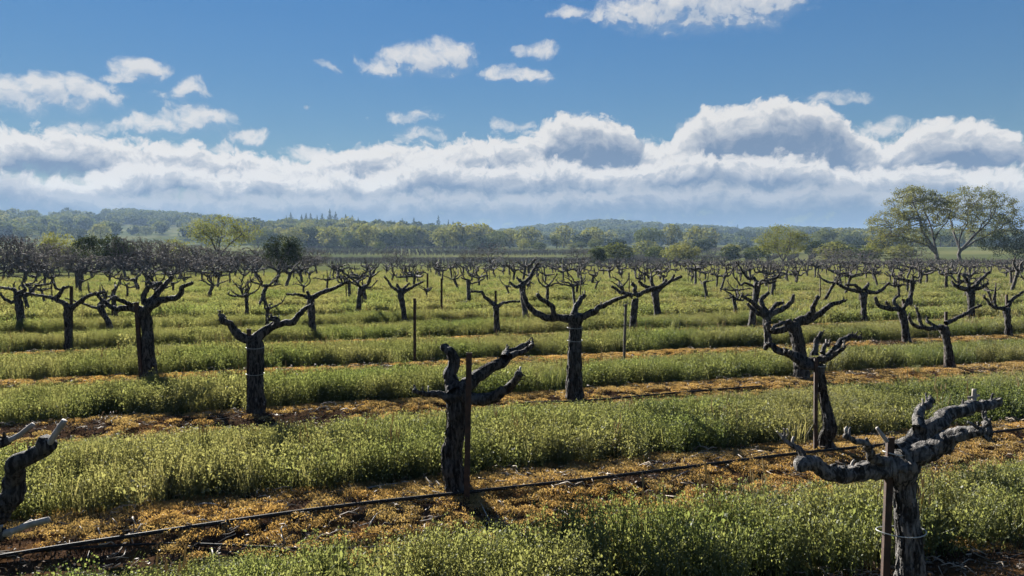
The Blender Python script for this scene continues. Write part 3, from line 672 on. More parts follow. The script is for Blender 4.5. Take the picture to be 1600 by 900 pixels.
def crop():
    r = np.random.default_rng(9)
    near_k = [forb_clump(500 + i, 24, .23, .11, .019, 20) for i in range(4)] + [grass_clump(510 + i, 34, .23, .09, .0045) for i in range(2)] + [forb_clump(520, 12, .20, .10, .045), seed_clump(521, 5, .32, .09)]
    far_k = [forb_clump(540 + i, 26, .25, .26, .048, 15) for i in range(4)] + [grass_clump(550 + i, 60, .25, .25, .010) for i in range(2)] + [seed_clump(560, 9, .33, .25)]
    def band(d0, d1, dens, kinds, prob, smin, smax, nm, lab, pr):
        X = math.tan(math.radians(43)) * d1; n = int(2 * X * (d1 - d0 * .5 + 3) * dens)
        x = r.uniform(-X, X, n); y = r.uniform(d0 * .5, d1 + 3, n) if d0 > 1 else r.uniform(.6, d1 + 3, n)
        dd = np.hypot(x, y); k = (dd >= d0) & (dd < d1) & vis(x, y) & in_field(x, y); x, y = x[k], y[k]
        dv, idx = row_off(x, y); row = idx - 3        # row 0 is the nearest one
        e = sines(x, y, 61, 5, 1.1) * .09 + r.normal(size=len(x)) * .05
        fa = np.interp(row, [0, 1, 2, 3, 4, 6, 9], [.46, .44, .44, .48, .52, .52, .45]); na_ = np.interp(row, [0, 1, 2, 3, 4, 6, 9], [.60, .84, .64, .56, .56, .55, .50])
        keep = np.where(dv > 0, dv > fa + e, -dv > na_ + e) | (r.random(len(x)) < np.interp(row, [0, 3, 5, 10, 20], [.004, .01, .02, .06, .15]))
        x, y, dv = x[keep], y[keep], dv[keep]; n = len(x)
        hh = 1 + .16 * sines(x, y, 62, 4, .9) + r.normal(size=n) * .08
        hh *= np.where(dv > 0, 1.2, .38 + .62 * smooth((-dv - .45) / .95))
        z = gz(x, y) - .01
        ki = r.choice(len(kinds), n, p=prob)
        gr = sines(x, y, 63, 4, .55)                  # grassier patches
        sw = (gr > .35) & (r.random(n) < .2); ki[sw] = pr + r.integers(0, 2, sw.sum())
        sc = r.uniform(smin, smax, n)
        scatter_stuff(nm, np.stack([x, y, z], 1), r.uniform(0, 6.28, n), sc, ki, kinds, lab, 'cover crop', r.normal(size=(n, 2)) * .09, np.clip(hh, .35, 1.6))
        return n
    a = band(.8, 19, 68, near_k, [.19, .19, .18, .18, .07, .06, .11, .02], .85, 1.2, 'cover_crop', 'green leafy weeds and grass between the nearest vine rows', 4)
    b = band(19, 40, 19, far_k, [.17, .17, .17, .16, .12, .11, .10], .8, 1.15, 'cover_crop', 'green and yellowing weeds between the middle vine rows', 4)
    c = band(40, 78, 5.5, far_k, [.15, .15, .15, .14, .13, .13, .15], 1.15, 1.7, 'cover_crop', 'olive grass of the far rows under the vines', 4)
    e = band(78, 160, 2.6, far_k, [.15, .15, .15, .14, .13, .13, .15], 1.7, 2.4, 'cover_crop', 'pale olive grass at the far end of the vine rows', 4)
    print('crop instances', a, b, c, e)
crop()

# berm litter: dry moss, dead leaves and twigs
def berm_stuff():
    r = np.random.default_rng(10)
    def cushion(seed):
        q = np.random.default_rng(seed); mb = MB(); n = 170
        a = q.uniform(0, 6.28, n); rad = .05 * np.sqrt(q.random(n)); z = .016 * (1 - (rad / .055) ** 2)
        C = np.stack([rad * np.cos(a), rad * np.sin(a), z + q.uniform(0, .008, n)], 1); leaves(mb, C, q.uniform(.007, .015, n), q, .28, .9)
        return mb.mesh('moss', M['moss'], False)
    def chips(seed):
        q = np.random.default_rng(seed); mb = MB(); n = 22; C = np.stack([q.normal(size=n) * .06, q.normal(size=n) * .06, q.uniform(.004, .018, n)], 1)
        leaves(mb, C, q.uniform(.010, .026, n), q, .5, 0); return mb.mesh('chips', M['litter'], False)
    def twigs(seed):
        q = np.random.default_rng(seed); mb = MB()
        for _ in range(5):
            c = np.array([q.normal() * .07, q.normal() * .07, q.uniform(.006, .03)]); a = q.uniform(0, 6.28); L = q.uniform(.03, .10); d = np.array([math.cos(a), math.sin(a), q.normal() * .12]) * L / 2
            tube(mb, np.array([c - d, c + q.normal(size=3) * .008, c + d]), np.array([.0028, .0024, .0016]) * q.uniform(.6, 1.3), 4, cap0=True)
        return mb.mesh('twigs', M['twig'], True)
    mo = [cushion(600 + i) for i in range(3)]; ch = [chips(610 + i) for i in range(3)]; tw = [twigs(620 + i) for i in range(4)]
    for nm, kinds, dens, lab, cat in (('dry_moss', mo, 330, 'orange dry moss cushions on the bare soil under the vines', 'moss'), ('leaf_litter', ch, 110, 'dead leaf scraps on the dark soil under the vines', 'litter'), ('twig_litter', tw, 34, 'dry broken twigs on the soil under the vines', 'twigs')):
        X = []
        for row in range(0, 5):
            v0 = ROW_V[row + 3]; n = int(26 * 1.3 * dens / (1 + .35 * row)); u = r.uniform(-8, 18, n); dv = r.uniform(-.95, .58, n)
            X.append(np.stack([u * RU[0] + (v0 + dv) * RV[0], u * RU[1] + (v0 + dv) * RV[1]], 1))
        X = np.concatenate(X); x, y = X[:, 0], X[:, 1]; k = vis(x, y, 4) & (y > 1); x, y = x[k], y[k]
        nz = sines(x, y, 71, 6, 2.0) + .35 * r.normal(size=len(x)) * .5
        far_ = row_off(x, y)[1] >= 5; k = nz > np.where(far_, -.6, -.16) if nm == 'dry_moss' else nz < (.15 if nm == 'leaf_litter' else .6)
        x, y = x[k], y[k]; n = len(x)
        sc = r.uniform(.7, 1.5, n) * (1 if nm != 'dry_moss' else 1.1)
        scatter_stuff(nm, np.stack([x, y, gz(x, y) - .003], 1), r.uniform(0, 6.28, n), sc, r.integers(0, len(kinds), n), kinds, lab, cat, r.normal(size=(n, 2)) * .12)
berm_stuff()

# ------------------------------------------------------------------ vines
def gpt(x, y): return np.array([x, y, float(gz(x, y))])
def spur_mesh(P, d, L, r0, rng, pale):
    mb = MB(); P = np.asarray(P, float); d = np.asarray(d, float); d = d / (np.linalg.norm(d) + 1e-9)
    k = rng.normal(size=3) * L * .12
    tube(mb, np.array([P - d * r0 * 1.5, P + d * L * .5 + k, P + d * L]), np.array([r0 * 1.25, r0, r0 * .9]), 7, rng, .06, step=L / 5, tipround=False)
    return mb
def limb(mb, P, R, rng, sides, step, knob=.13):
    """arm of an old vine: knobbly, with swellings where it was pruned year after year"""
    Q, rr = resample(P, R, step); n = len(Q)
    s = np.linspace(0, 1, n); o_ = rng.uniform(-40, 40, 3); env = np.minimum(1, s * 6)[:, None]
    Q = Q + env * .016 * np.array([[mnoise.noise(Vector(q * 11 + o_ + k * 9.7)) for k in range(3)] for q in Q]) + env * .006 * np.array([[mnoise.noise(Vector(q * 34 + o_ - k * 9.7)) for k in range(3)] for q in Q])
    for _ in range(int(2 + n * step * 5)):
        c = rng.uniform(.08, 1); rr = rr * (1 + knob * rng.uniform(.25, 1) * np.exp(-((s - c) / rng.uniform(.015, .045)) ** 2))
    rr = rr * (1 + .35 * np.exp(-((s - 1) / .04) ** 2) * rng.uniform(.0, 1)) * (1 + .2 * np.exp(-(s / .09) ** 2))
    tube(mb, Q, rr, sides, rng, .085, .10, wob=.05)
    return Q, rr
def tie_ring(cx, cy, z, ra, rb, parent, ang=0.0, name='tie'):
    t = np.linspace(0, 2 * math.pi, 25); P = np.stack([cx + ra * np.cos(t) * math.cos(ang) - rb * np.sin(t) * math.sin(ang), cy + ra * np.cos(t) * math.sin(ang) + rb * np.sin(t) * math.cos(ang), z + .004 * np.sin(2 * t + 1)], 1)
    mb = MB(); tube(mb, P, np.full(25, .0026), 5); return mb.obj(name, M['tie'], parent)
def stake(top, bot, w, label, mat='rust', name='stake', extra=None):
    """steel stake driven into the ground: top and bottom points"""
    top = np.array(top, float); bot = np.array(bot, float); root = empty(name, tuple(bot)); t = top - bot
    mb = MB(); h = w / 2; f = w * .35
    prof = np.array([(-h, f), (-h, -f), (h, -f), (h, f), (h - .004, f), (h - .004, -f + .004), (-h + .004, -f + .004), (-h + .004, f)]) if mat == 'rust' else np.array([(h * math.cos(a), h * math.sin(a)) for a in np.arange(8) * math.pi / 4])
    k = len(prof); rings = []
    for q in (-.12, .25, .5, .75, 1.0):
        rings.append(np.concatenate([prof + t[:2] * q + (0 if mat == 'rust' else RNG.normal(size=(1, 2)) * .004), np.full((k, 1), t[2] * q)], 1))
    V = np.concatenate(rings); Q = [(i * k + j, i * k + (j + 1) % k, (i + 1) * k + (j + 1) % k, (i + 1) * k + j) for i in range(4) for j in range(k)]
    b = 4 * k
    if mat == 'rust': Q += [(b, b + 1, b + 6, b + 7), (b + 1, b + 2, b + 5, b + 6), (b + 2, b + 3, b + 4, b + 5)]; mb.add(V, Q)
    else: mb.add(np.concatenate([V, [V[b:].mean(0)]]), Q, [(b + j, b + (j + 1) % k, b + k) for j in range(k)])
    mb.obj('post', M[mat], root, smooth=False)
    if extra: extra(root, t)
    return tag(root, label, 'stake')

def traced_vine(label, base, trunk, arms, seed, d_off=0.0, sides=18, canes=(), stk=None, ties=(), fine=.012, bark='bark'):
    """trunk: (x, y, width px) from the ground up; arms: (points, width0, width1, metres nearer(-)/farther(+) at the tip)"""
    rng = np.random.default_rng(seed); g = on_ground(*base); Y = g[1] + d_off; s = Y / FPX
    gp = gpt(g[0], Y); root = empty('grape_vine', tuple(gp)); o = gp
    tp = [at_depth(x, y, Y) for (x, y, w) in trunk]; tr = [w * s / 2 * .9 for (x, y, w) in trunk]
    tp[0] = np.array([tp[0][0], Y, gp[2] - .04]); tr[0] *= 1.12
    for i in range(1, len(tp)): tp[i] = tp[i] + np.array([0, rng.normal() * .012, 0])
    tp.append(tp[-1] + (tp[-1] - tp[-2]) / np.linalg.norm(tp[-1] - tp[-2]) * tr[-1] * .5); tr.append(tr[-1] * .75)
    mb = MB(); Q, rr = resample(np.array(tp) - o, tr, fine * 1.3)
    tube(mb, Q, rr, int(sides * 1.8), rng, .045, .12, wob=.05); mb.obj('trunk', M[bark], root)
    if sides >= 14:                        # shaggy bark lifting off the trunk in strips
        lb = MB(); nq = len(Q)
        for _ in range(int(26 + 3.2 * sides)):
            i0 = int(rng.uniform(.04, .75) * nq); ln = int(rng.uniform(.08, .26) * nq) + 3; ii = np.linspace(i0, min(nq - 2, i0 + ln), 6).astype(int); a_ = rng.uniform(0, 6.28)
            c = Q[ii]; dirs = np.array([math.cos(a_), math.sin(a_), 0]); tang = np.array([-math.sin(a_), math.cos(a_), 0]) * rng.uniform(.003, .007)
            lift = rr[ii] * rng.uniform(.98, 1.08) + np.array([rng.uniform(0, .012), .003, .001, .0, .003, rng.uniform(0, .014)])
            mid_ = c + dirs * lift[:, None] + tang * rng.normal(size=(6, 1)) * .6
            V = np.concatenate([mid_ - tang, mid_ + tang + dirs * .002]); lb.add(V, [(k, k + 1, k + 7, k + 6) for k in range(5)])
        lb.obj('loose_bark', M[bark], root)
    for k, (pts, w0, w1, dz) in enumerate(arms):
        n = len(pts); P = np.array([at_depth(x, y, Y + dz * (i / (n - 1)) ** 1.2) for i, (x, y) in enumerate(pts)]) - o
        P[1:-1] += rng.normal(size=(n - 2, 3)) * np.array([.004, .015, .004])
        R = np.linspace(w0 * .86, w1 * .9, n) * s / 2
        mb = MB(); Q, rr = limb(mb, P, R, rng, sides, fine); a = mb.obj('arm', M[bark], root)
        # pruning stubs along the outer half
        for _ in range(int(rng.integers(3, 7))):
            i = int((rng.uniform(.4, 1) if rng.random() < .45 else rng.uniform(.93, 1)) * (len(Q) - 1)); dv = rng.normal(size=3) * .6 + np.array([0, 0, 1.0]) + (Q[-1] - Q[max(0, len(Q) - 8)]) / .1 * .4
            spur_mesh(Q[i] + dv / np.linalg.norm(dv) * rr[i] * .6, dv, rng.uniform(.02, .055), rng.uniform(.004, .007), rng, False).obj('spur', M[bark] if rng.random() < .7 else M['cane'], a)
    for (pts, w0, w1, dz) in canes:
        n = len(pts); P = np.array([at_depth(x, y, Y + dz) for (x, y) in pts]) - o
        mb = MB(); tube(mb, P, np.linspace(w0, w1, n) * s / 2, 9, rng, .05, step=.012, tipround=False); mb.obj('cut_cane', M['cane'], root)
    for (x, y, ra, rb) in ties:
        c = at_depth(x, y, Y) - o; tie_ring(c[0], c[1] - .005, c[2], ra * s, rb * s, root)
    if stk:
        (x0, y0), (x1, y1), wpx, dz, lab = stk
        t = at_depth(x0, y0, Y + dz); b = at_depth(x1, y1, Y + dz); b[2] = float(gz(b[0], b[1])) - .02
        stake(t, b, wpx * s, lab)
    return tag(root, label, 'grapevine'), gp
PLACED = []
def TV(*a, **k):
    v, p = traced_vine(*a, **k); PLACED.append(p[:2]); return v

# row 0: the big grey vine in the foreground
TV('big shaggy-barked vine tied to its rusty stake in the nearest row', (1424, 955), [(1424, 955, 46), (1421, 860, 40), (1418, 800, 38), (1413, 755, 44), (1406, 725, 58)],
   [([(1402, 727), (1350, 738), (1308, 740), (1270, 727), (1252, 724)], 36, 20, -.12), ([(1255, 722), (1246, 700), (1225, 683)], 14, 6, 0), ([(1394, 722), (1362, 712), (1349, 695), (1318, 680)], 20, 7, -.2),
    ([(1410, 722), (1460, 697), (1492, 683), (1538, 671)], 44, 15, -.18), ([(1403, 712), (1432, 688), (1470, 657), (1520, 636), (1560, 628)], 42, 15, .3), ([(1436, 672), (1438, 645), (1457, 626)], 22, 12, .15), ([(1538, 684), (1541, 660)], 17, 15, 0)],
   11, sides=24, canes=[([(1386, 690), (1370, 668)], 7, 5, -.06), ([(1522, 634), (1522, 608)], 8, 7, .25), ([(1512, 622), (1530, 618)], 5, 4, .25)],
   stk=((1391, 683), (1381, 955), 11, -.02, 'rusty steel stake tied to the big shaggy vine'), ties=[(1407, 829, 38, 25), (1398, 706, 18, 16)], fine=.008, bark='grey_bark')
# row 1
TV('thick dark vine with a bulging trunk and rusty stake before its head', (720, 769), [(719, 769, 40), (710, 742, 36), (705, 713, 32), (711, 678, 31), (714, 640, 33), (713, 622, 38)],
   [([(709, 620), (678, 617), (647, 613)], 15, 6, -.1), ([(711, 612), (705, 588), (708, 566), (704, 550), (694, 541)], 27, 12, .12), ([(720, 612), (747, 588), (778, 568), (800, 553), (828, 534)], 28, 9, .3),
    ([(716, 618), (758, 625), (787, 614), (802, 598), (812, 584)], 24, 9, -.25), ([(798, 556), (822, 549), (834, 540)], 11, 6, .05), ([(788, 560), (792, 546)], 14, 8, .2)],
   12, sides=24, stk=((733, 551), (729, 767), 8.5, -.16, 'rusty steel stake standing before the bulging-trunk vine'), fine=.009)
TV('slim crooked vine with a swollen foot and bent trunk behind the big shaggy one', (1296, 705), [(1296, 706, 28), (1291, 690, 25), (1294, 667, 22), (1290, 630, 14), (1284, 600, 15), (1280, 575, 18)],
   [([(1278, 568), (1240, 556), (1205, 542), (1196, 545)], 19, 7, .15), ([(1276, 575), (1250, 568), (1226, 550)], 13, 6, -.15), ([(1283, 565), (1300, 545), (1325, 527), (1347, 528)], 15, 5, .2), ([(1284, 562), (1302, 552), (1320, 542)], 12, 5, -.15), ([(1272, 556), (1274, 538), (1283, 518)], 13, 6, .05), ([(1285, 552), (1287, 538), (1296, 540)], 9, 5, .1)],
   13, sides=16, stk=((1275, 560), (1274, 712), 5.5, -.05, 'thin dark stake beside the slim crooked vine'), ties=[(1278, 571, 12, 10)])
TV('vine with pale freshly cut canes on knobbly upswept arms, half out of view', (-95, 868), [(-95, 868, 60), (-98, 810, 52), (-92, 760, 60)],
   [([(-88, 762), (-50, 800), (-10, 805), (14, 775), (20, 745), (34, 722), (62, 704), (73, 694)], 44, 23, -.1), ([(-92, 752), (-60, 720), (-25, 703), (13, 688)], 36, 15, .15), ([(-85, 770), (-50, 830), (-15, 838), (5, 833)], 32, 18, -.3)],
   14, sides=20, canes=[([(75, 696), (88, 676), (101, 657)], 10, 9, -.1), ([(10, 690), (30, 680), (52, 663)], 9, 8, .15), ([(0, 836), (30, 826), (50, 815)], 11, 8, -.3), ([(20, 830), (45, 820), (76, 812)], 10, 9, -.31)])
# row 2
TV('straight vine with two pale ties and wide low arms', (898, 622), [(898, 623, 28), (897, 580, 24), (898, 540, 21), (899, 510, 20), (900, 496, 24)],
   [([(895, 498), (867, 496), (850, 495), (832, 484), (821, 470), (815, 456)], 14, 7, .1), ([(866, 495), (863, 480), (852, 471), (839, 461)], 10, 7, -.1), ([(896, 492), (903, 474), (913, 461)], 11, 7, .25), ([(903, 496), (925, 488), (944, 476), (960, 468), (978, 462)], 13, 5, -.25)],
   15, sides=16, ties=[(898, 512, 12, 12), (898, 532, 12, 12)])
TV('stout vine with a straight trunk and forked low arms near the orange berm', (400, 645), [(400, 646, 27), (400, 600, 25), (399, 560, 24), (398, 538, 27)],
   [([(395, 532), (375, 526), (363, 515), (354, 503), (344, 496)], 17, 9, -.1), ([(400, 530), (417, 514), (436, 508), (459, 501), (473, 489), (488, 476)], 17, 6, .2), ([(436, 508), (431, 503), (419, 499)], 7, 4, -.1), ([(352, 503), (347, 494), (341, 492)], 8, 5, 0), ([(428, 510), (434, 498), (425, 496)], 9, 6, 0)],
   16, sides=16, stk=((389, 514), (389, 645), 6, -.02, 'short stake against the stout straight vine'), ties=[(399, 543, 14, 13), (399, 584, 14, 13)])
TV('leaning vine behind the slim crooked one, with long arms rising to the right', (1252, 592), [(1254, 593, 24), (1251, 560, 21), (1246, 530, 21), (1240, 510, 22)],
   [([(1238, 509), (1222, 517), (1205, 516), (1197, 505)], 14, 7, -.1), ([(1242, 506), (1270, 497), (1295, 478), (1322, 469)], 15, 5, .1), ([(1248, 502), (1268, 490), (1272, 478), (1277, 464)], 12, 6, -.2), ([(1240, 508), (1232, 502), (1216, 508), (1206, 515)], 9, 5, -.3)], 17, sides=14)
TV('slim vine leaning over its low wide arms beside the bare dirt patch', (1485, 577), [(1486, 578, 15), (1482, 552, 13), (1478, 530, 12), (1475, 514, 16)],
   [([(1472, 511), (1448, 513), (1428, 508), (1420, 495)], 9, 5, -.1), ([(1440, 511), (1436, 495), (1431, 481)], 7, 4, 0), ([(1478, 505), (1500, 496), (1517, 485), (1533, 476)], 8, 4, .15), ([(1462, 511), (1451, 504), (1449, 496)], 7, 4, .1)],
   18, sides=12, stk=((1478, 487), (1477, 576), 4, .05, 'short stake standing up through the head of the slim leaning vine'))
# row 3
TV('twisted vine with a rusty stake and arms curling up on both sides', (235, 588), [(236, 589, 22), (232, 550, 20), (229, 510, 18), (224, 488, 23)],
   [([(220, 485), (197, 480), (181, 484), (163, 471), (151, 459)], 13, 5, .1), ([(207, 477), (190, 469), (177, 465)], 8, 6, -.15), ([(228, 484), (253, 469), (277, 463), (287, 449), (302, 442)], 14, 5, -.1), ([(228, 480), (250, 453), (268, 432)], 12, 6, .25), ([(226, 476), (226, 456), (237, 447), (250, 444), (230, 442)], 10, 5, .1)],
   19, sides=14, stk=((213, 472), (221, 587), 6, -.05, 'rusty stake leaning beside the twisted vine'))
TV('dark tangled vine right behind the two overlapping ones', (1200, 547), [(1201, 548, 13), (1199, 520, 11), (1198, 497, 15)],
   [([(1197, 495), (1180, 486), (1168, 475)], 10, 5, .1), ([(1200, 492), (1222, 482), (1236, 470), (1240, 460)], 11, 5, -.1), ([(1197, 490), (1190, 470), (1200, 458)], 10, 6, .2), ([(1202, 490), (1214, 476), (1224, 474)], 9, 5, .15), ([(1196, 493), (1182, 478), (1168, 466), (1158, 462)], 9, 4, -.2)], 20, sides=12)
TV('vine with a kinked trunk and one arm thrust straight up', (1416, 535), [(1417, 536, 13), (1414, 510, 11), (1410, 488, 14)],
   [([(1408, 484), (1387, 482), (1374, 477), (1368, 465)], 9, 5, -.1), ([(1410, 484), (1419, 469), (1424, 458)], 8, 5, .1), ([(1404, 482), (1396, 470), (1405, 462)], 7, 4, .2), ([(1390, 481), (1384, 472)], 7, 4, 0)],
   21, sides=12, stk=((1411.5, 467), (1411, 535), 3.5, .06, 'short stake in the head of the kinked vine'))
TV('slender vine with a hooked spur pointing up beside its stake', (1575, 527), [(1576, 528, 11), (1574, 505, 9), (1572, 485, 12)],
   [([(1570, 482), (1552, 479), (1537, 463)], 7, 4, -.1), ([(1556, 480), (1554, 466), (1556, 449)], 5, 3, 0), ([(1574, 480), (1584, 466), (1598, 456)], 7, 4, .1)],
   22, sides=10, stk=((1573, 460), (1573, 527), 3.5, .05, 'thin stake beside the slender hooked-spur vine'))
# rows 4 and 5
TV('forked vine whose two arms spread like a Y', (106, 543), [(107, 544, 13), (106, 515, 11), (105, 493, 11), (107, 480, 14)],
   [([(105, 477), (92, 469), (80, 465), (50, 460)], 9, 4, .1), ([(88, 467), (96, 452), (108, 448)], 8, 4, -.1), ([(96, 453), (88, 450), (84, 443)], 5, 3, 0), ([(109, 484), (125, 471), (144, 460), (163, 457)], 9, 4, -.15)],
   23, sides=12, stk=((111.5, 447), (111, 543), 4, .06, 'stake rising between the arms of the Y-shaped vine'))
TV('short-trunked vine with a long arm sweeping up over the grass', (488, 528), [(489, 529, 14), (487, 500, 11), (485, 470, 13)],
   [([(484, 466), (467, 460), (448, 460)], 7, 3, -.1), ([(486, 466), (504, 457), (520, 451), (536, 444), (547, 438)], 9, 4, .1), ([(535, 445), (533, 438), (530, 431)], 5, 3, 0), ([(483, 464), (480, 456)], 7, 5, 0)], 24, sides=10)
TV('small vine with slender arms and a stake standing up through its head', (776, 525), [(777, 526, 11), (776, 500, 9), (775, 480, 11)],
   [([(773, 476), (757, 464), (751, 456), (736, 455)], 7, 3, .1), ([(777, 479), (789, 473), (813, 471)], 7, 3, -.1)],
   25, sides=10, stk=((774.5, 454), (775, 525), 3.4, .05, 'thin stake standing behind the small slender-armed vine'))
TV('vine with a knob on top and long level arms behind the broken stake', (989, 519), [(989, 520, 13), (990, 492, 11), (992, 470, 12)],
   [([(989, 462), (971, 457), (956, 447)], 8, 4, .1), ([(991, 462), (992, 449), (988, 443)], 8, 6, 0), ([(994, 462), (1013, 453), (1028, 449), (1042, 439)], 9, 4, -.1)], 26, sides=10)
TV('thick short vine with two arms dipping to its sides', (1350, 503), [(1350, 504, 10), (1350, 480, 9), (1349, 461, 14)],
   [([(1346, 456), (1324, 451), (1306, 442)], 8, 4, .1), ([(1352, 456), (1371, 457), (1389, 443)], 8, 4, -.1), ([(1346, 455), (1335, 446), (1322, 445)], 7, 3, -.3), ([(1352, 452), (1358, 442)], 7, 4, .2)], 27, sides=10)
TV('vine with four arms spreading like an open hand', (1517, 500), [(1517, 501, 11), (1517, 478, 10), (1517, 458, 14)],
   [([(1514, 453), (1493, 447), (1488, 440)], 8, 4, .1), ([(1520, 453), (1532, 450), (1544, 442)], 8, 4, -.1), ([(1520, 450), (1531, 438), (1546, 425)], 8, 4, .2), ([(1514, 450), (1510, 438), (1505, 430)], 7, 4, 0)], 28, sides=10)
TV('stocky vine with its trunk leaning towards the far post', (35, 517), [(36, 518, 14), (32, 492, 12), (27, 464, 12)],
   [([(27, 470), (20, 472), (8, 468), (1, 459)], 7, 4, -.1), ([(26, 460), (19, 451), (-2, 450)], 8, 4, .1), ([(30, 462), (48, 459), (56, 447), (81, 443)], 8, 3, .1), ([(31, 458), (40, 452), (33, 446)], 7, 4, -.1)], 29, sides=10)
TV('small vine whose narrow trunk ends in a wide V of arms', (632, 503), [(633, 504, 10), (630, 483, 8), (626, 461, 11)],
   [([(624, 456), (611, 447), (601, 432)], 6, 3, .1), ([(629, 457), (645, 448), (661, 440)], 7, 3, -.1), ([(625, 455), (621, 445)], 6, 4, .1), ([(628, 453), (640, 443)], 5, 3, .2)], 30, sides=10)
TV('tall vine with one arm bent upright like an elbow', (822, 501), [(824, 502, 10), (820, 484, 9), (817, 460, 9), (816, 447, 12)],
   [([(817, 444), (829, 433), (834, 422), (841, 411)], 8, 4, .1), ([(814, 446), (806, 449), (796, 440)], 7, 3, -.1), ([(816, 444), (808, 434)], 7, 4, .2)], 31, sides=10)
TV('thick vine with crowded short arms behind the knob-topped one', (1028, 493), [(1028, 494, 12), (1026, 475, 10), (1024, 458, 13)],
   [([(1026, 455), (1040, 444), (1065, 432)], 9, 4, .1), ([(1021, 453), (1007, 447), (998, 439)], 8, 4, -.1), ([(1022, 450), (1018, 440), (1017, 432)], 6, 3, .1), ([(1026, 452), (1046, 440), (1054, 430)], 7, 3, -.2)], 32, sides=10)
# stakes standing without a vine
def free_stake(px, top, bot, w, label, mat='rust', lean=0.0, extra=None):
    g = on_ground(px + lean, bot); Y = g[1]; b = gpt(g[0], Y); PLACED.append(b[:2]); t = at_depth(px, top, Y); stake(t, b, w * Y / FPX, label, mat, extra=extra)
free_stake(648, 466, 565, 4.2, 'bare dark steel stake standing alone in the grass')
free_stake(690, 435, 487, 3.2, 'thin bare stake beyond the lone dark one')
free_stake(668, 427, 462, 2.8, 'small far bare stake standing in the grass')
def knots(root, t):
    for q in (.35, .62, .8, .95):
        mb = MB(); p = t * q; a = RNG.uniform(0, 6.28); d = np.array([math.cos(a), math.sin(a), .5]); tube(mb, np.array([p, p + d * .03, p + d * .055]), np.array([.009, .008, .005]), 6, RNG, .08); mb.obj('snag', M['greywood'], root)
free_stake(978, 475, 562, 4.5, 'broken weathered stake bristling with dead snags', 'greywood', -3, knots)

# the other vines: made of kinds, set out on the planting grid
def vine_kind(seed, level):
    """level 0 with parts, 1 single mesh; returns [(name, mesh)]"""
    r = np.random.default_rng(seed); sides, step = ((9, .035) if level == 0 else (5, .08)); bark = M['bark']
    h = r.uniform(.45, .85); lean = np.array([r.normal() * .11, r.normal() * .11, h]); w = r.uniform(.045, .065) * (1 + .25 * level)
    P = np.array([(0, 0, -.06), lean * .35 + np.array([r.normal() * .03, r.normal() * .03, 0]), lean * .7, lean]); out = []
    tb = MB(); Q, rr = resample(P, [w * 1.15, w * .9, w * .85, w * 1.15], step); tube(tb, Q, rr, sides, r, .06, .06, wob=.06)
    parts = [('trunk', tb)]; na_ = int(r.integers(3, 7)) + level; a0 = r.uniform(0, 6.28)
    for k in range(na_):
        ab = MB() if level == 0 else tb
        a = a0 + k / na_ * 6.28 + r.normal() * .35; L = r.uniform(.3, .62); d = np.array([math.cos(a), math.sin(a), 0]); up = r.uniform(.02, .52)
        p0 = lean * r.uniform(.9, 1.0); p1 = p0 + d * L * .3 + np.array([r.normal() * .035, r.normal() * .035, up * .15 + r.normal() * .035]); p2 = p0 + d * L * r.uniform(.55, .8) + np.array([r.normal() * .06, r.normal() * .06, up * r.uniform(.3, .8) + r.normal() * .04]); p3 = p0 + d * L * r.uniform(.85, 1.05) + np.array([r.normal() * .05, r.normal() * .05, up])
        A = np.array([p0, p1, p2, p3]); R = np.array([.030, .024, .020, .012]) * r.uniform(.8, 1.15)
        if level == 0:
            Qa, ra = limb(ab, A, R, r, sides, step, .2)
            parts.append(('arm', ab))
        else:
            Qa, ra = resample(A, R, step); tube(ab, Qa, ra * 1.75, 4, r, .1)
        for _ in range(2):
            i = int(r.uniform(.5, 1) * (len(Qa) - 1)); dv = r.normal(size=3) * .5 + np.array([0, 0, 1]); dv /= np.linalg.norm(dv)
            tube(ab, np.array([Qa[i], Qa[i] + dv * r.uniform(.06, .14)]), np.array([.013, .007]), 4 if level == 0 else 3)
    return [(nm, b.mesh(nm, bark)) for nm, b in parts]
KN = [vine_kind(700 + i, 0) for i in range(14)]; KF = [vine_kind(740 + i, 1)[0][1] for i in range(14)]
